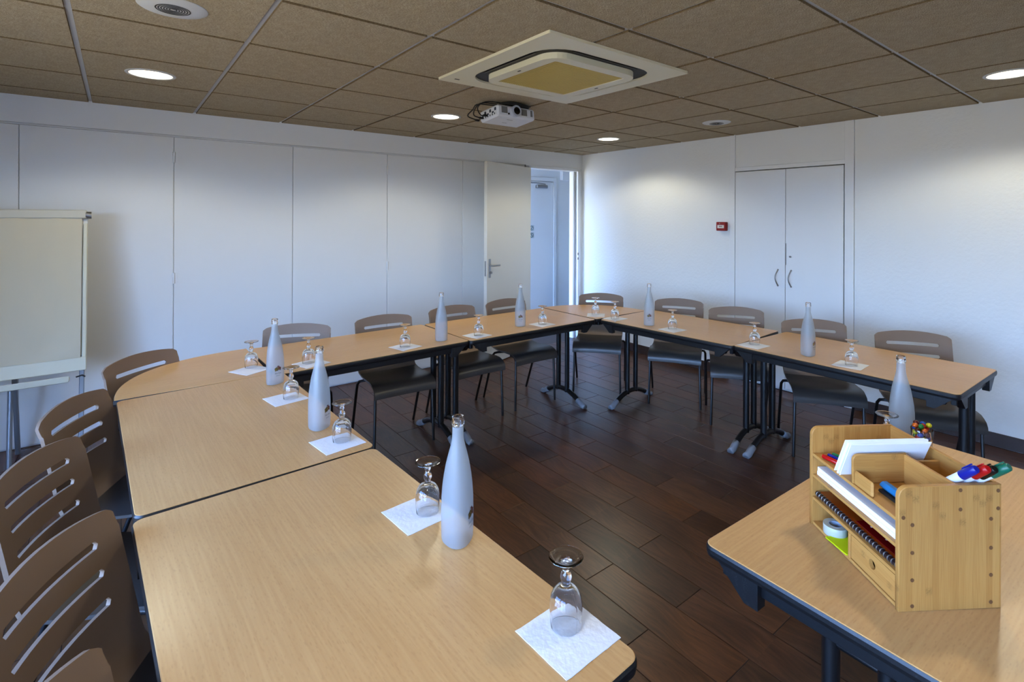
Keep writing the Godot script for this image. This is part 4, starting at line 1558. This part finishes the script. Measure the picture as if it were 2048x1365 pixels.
	for e in mk:
		var m := thing("marker", "%s-capped whiteboard marker resting on the near side of the organizer" % e[0], "marker", in_tray(e[2], e[3], e[4]), turn + e[5], "whiteboard markers in the organizer")
		var t2 := Basis(Vector3.RIGHT, PI / 2 - 0.75)
		var ms := st_new()
		lathe(ms, [Vector2(0.0, 0.0), Vector2(0.0062, 0.0), Vector2(0.0080, 0.002), Vector2(0.0092, 0.016), Vector2(0.0100, 0.040), Vector2(0.0098, 0.042)].map(func(p): return Vector2(p.x, -p.y)), 16, Vector3(0, 0, 0.016), t2 * Basis(Vector3.RIGHT, 0.0))
		obj("cap", ms, mat(e[1], 0.35), m)
		ms = st_new()
		lathe(ms, [Vector2(0.0085, 0.042), Vector2(0.0088, 0.046), Vector2(0.0088, 0.125), Vector2(0.0, 0.127)].map(func(p): return Vector2(p.x, -p.y)), 16, Vector3(0, 0, 0.016), t2)
		obj("barrel", ms, mat(Color(0.86, 0.87, 0.88), 0.4), m)
		ms = st_new()
		bx(ms, t2 * Vector3(0, -0.018, -0.0105) + Vector3(0, 0, 0.016), Vector3(0.004, 0.03, 0.003), 0.001, t2)
		obj("clip", ms, mat(e[1], 0.35), m)
	# blue and orange desk tools in the front compartment
	var er := thing("desk_tool", "small bright blue desk tool in the front compartment of the organizer", "desk tool", in_tray(0.050, 0.1955, -0.066), turn)
	box_obj("base", Vector3(-0.013, 0.0, -0.048), Vector3(0.013, 0.008, 0.048), M.dark, er, 0.003)
	box_obj("handle", Vector3(-0.012, 0.010, -0.050), Vector3(0.012, 0.026, 0.046), mat(Color(0.05, 0.42, 0.66), 0.35), er, 0.009)
	var cu := thing("desk_tool", "small orange desk tool beside the bright blue one in the organizer", "desk tool", in_tray(0.085, 0.1955, -0.055), turn + 0.25)
	box_obj("body", Vector3(-0.010, 0.0, -0.040), Vector3(0.010, 0.022, 0.040), mat(Color(0.80, 0.32, 0.05), 0.4), cu, 0.005)
	box_obj("slider", Vector3(-0.005, 0.0222, -0.025), Vector3(0.005, 0.027, -0.008), M.dark, cu, 0.001)
	box_obj("tip", Vector3(-0.008, 0.004, 0.0405), Vector3(0.008, 0.018, 0.047), mat(Color(0.85, 0.76, 0.3), 0.4), cu, 0.002)

func box_st(a: Vector3, b: Vector3) -> SurfaceTool:
	var st := st_new()
	bx(st, (a + b) * 0.5, (b - a).abs(), 0.0004)
	return st

func side_panel(st: SurfaceTool, d: float, h: float, r: float, z0: float, z1: float, o := Vector3.ZERO) -> void:
	# upright board in x,y with a rounded corner at x = 0, y = h
	var out := PackedVector2Array([Vector2(0, 0), Vector2(d, 0), Vector2(d, h)])
	for k in 9:
		var a := PI / 2 + PI / 2 * k / 8.0
		out.append(Vector2(r + r * cos(a), h - r + r * sin(a)))
	var n := out.size()
	var b := 0.0012
	var c := o + Vector3(d * 0.5, h * 0.5, (z0 + z1) * 0.5)
	var rings := []
	for e in [[b, z0], [0.0, z0 + b], [0.0, z1 - b], [b, z1]]:
		var ring := []
		for q in out:
			var cen := Vector2(d * 0.5, h * 0.5)
			var p: Vector2 = q - (q - cen).sign() * e[0]
			ring.append(o + Vector3(p.x, p.y, e[1]))
		rings.append(ring)
	for i in 3:
		st.set_smooth_group(i + 1)
		for k in n:
			quad_out(st, rings[i][k], rings[i][(k + 1) % n], rings[i + 1][(k + 1) % n], rings[i + 1][k], c)
	st.set_smooth_group(-1)
	var ids := Geometry2D.triangulate_polygon(out)
	for e in [0, 3]:
		for t in range(0, ids.size(), 3):
			tri_out(st, rings[e][ids[t]], rings[e][ids[t + 1]], rings[e][ids[t + 2]], Vector3(c.x, c.y, c.z))
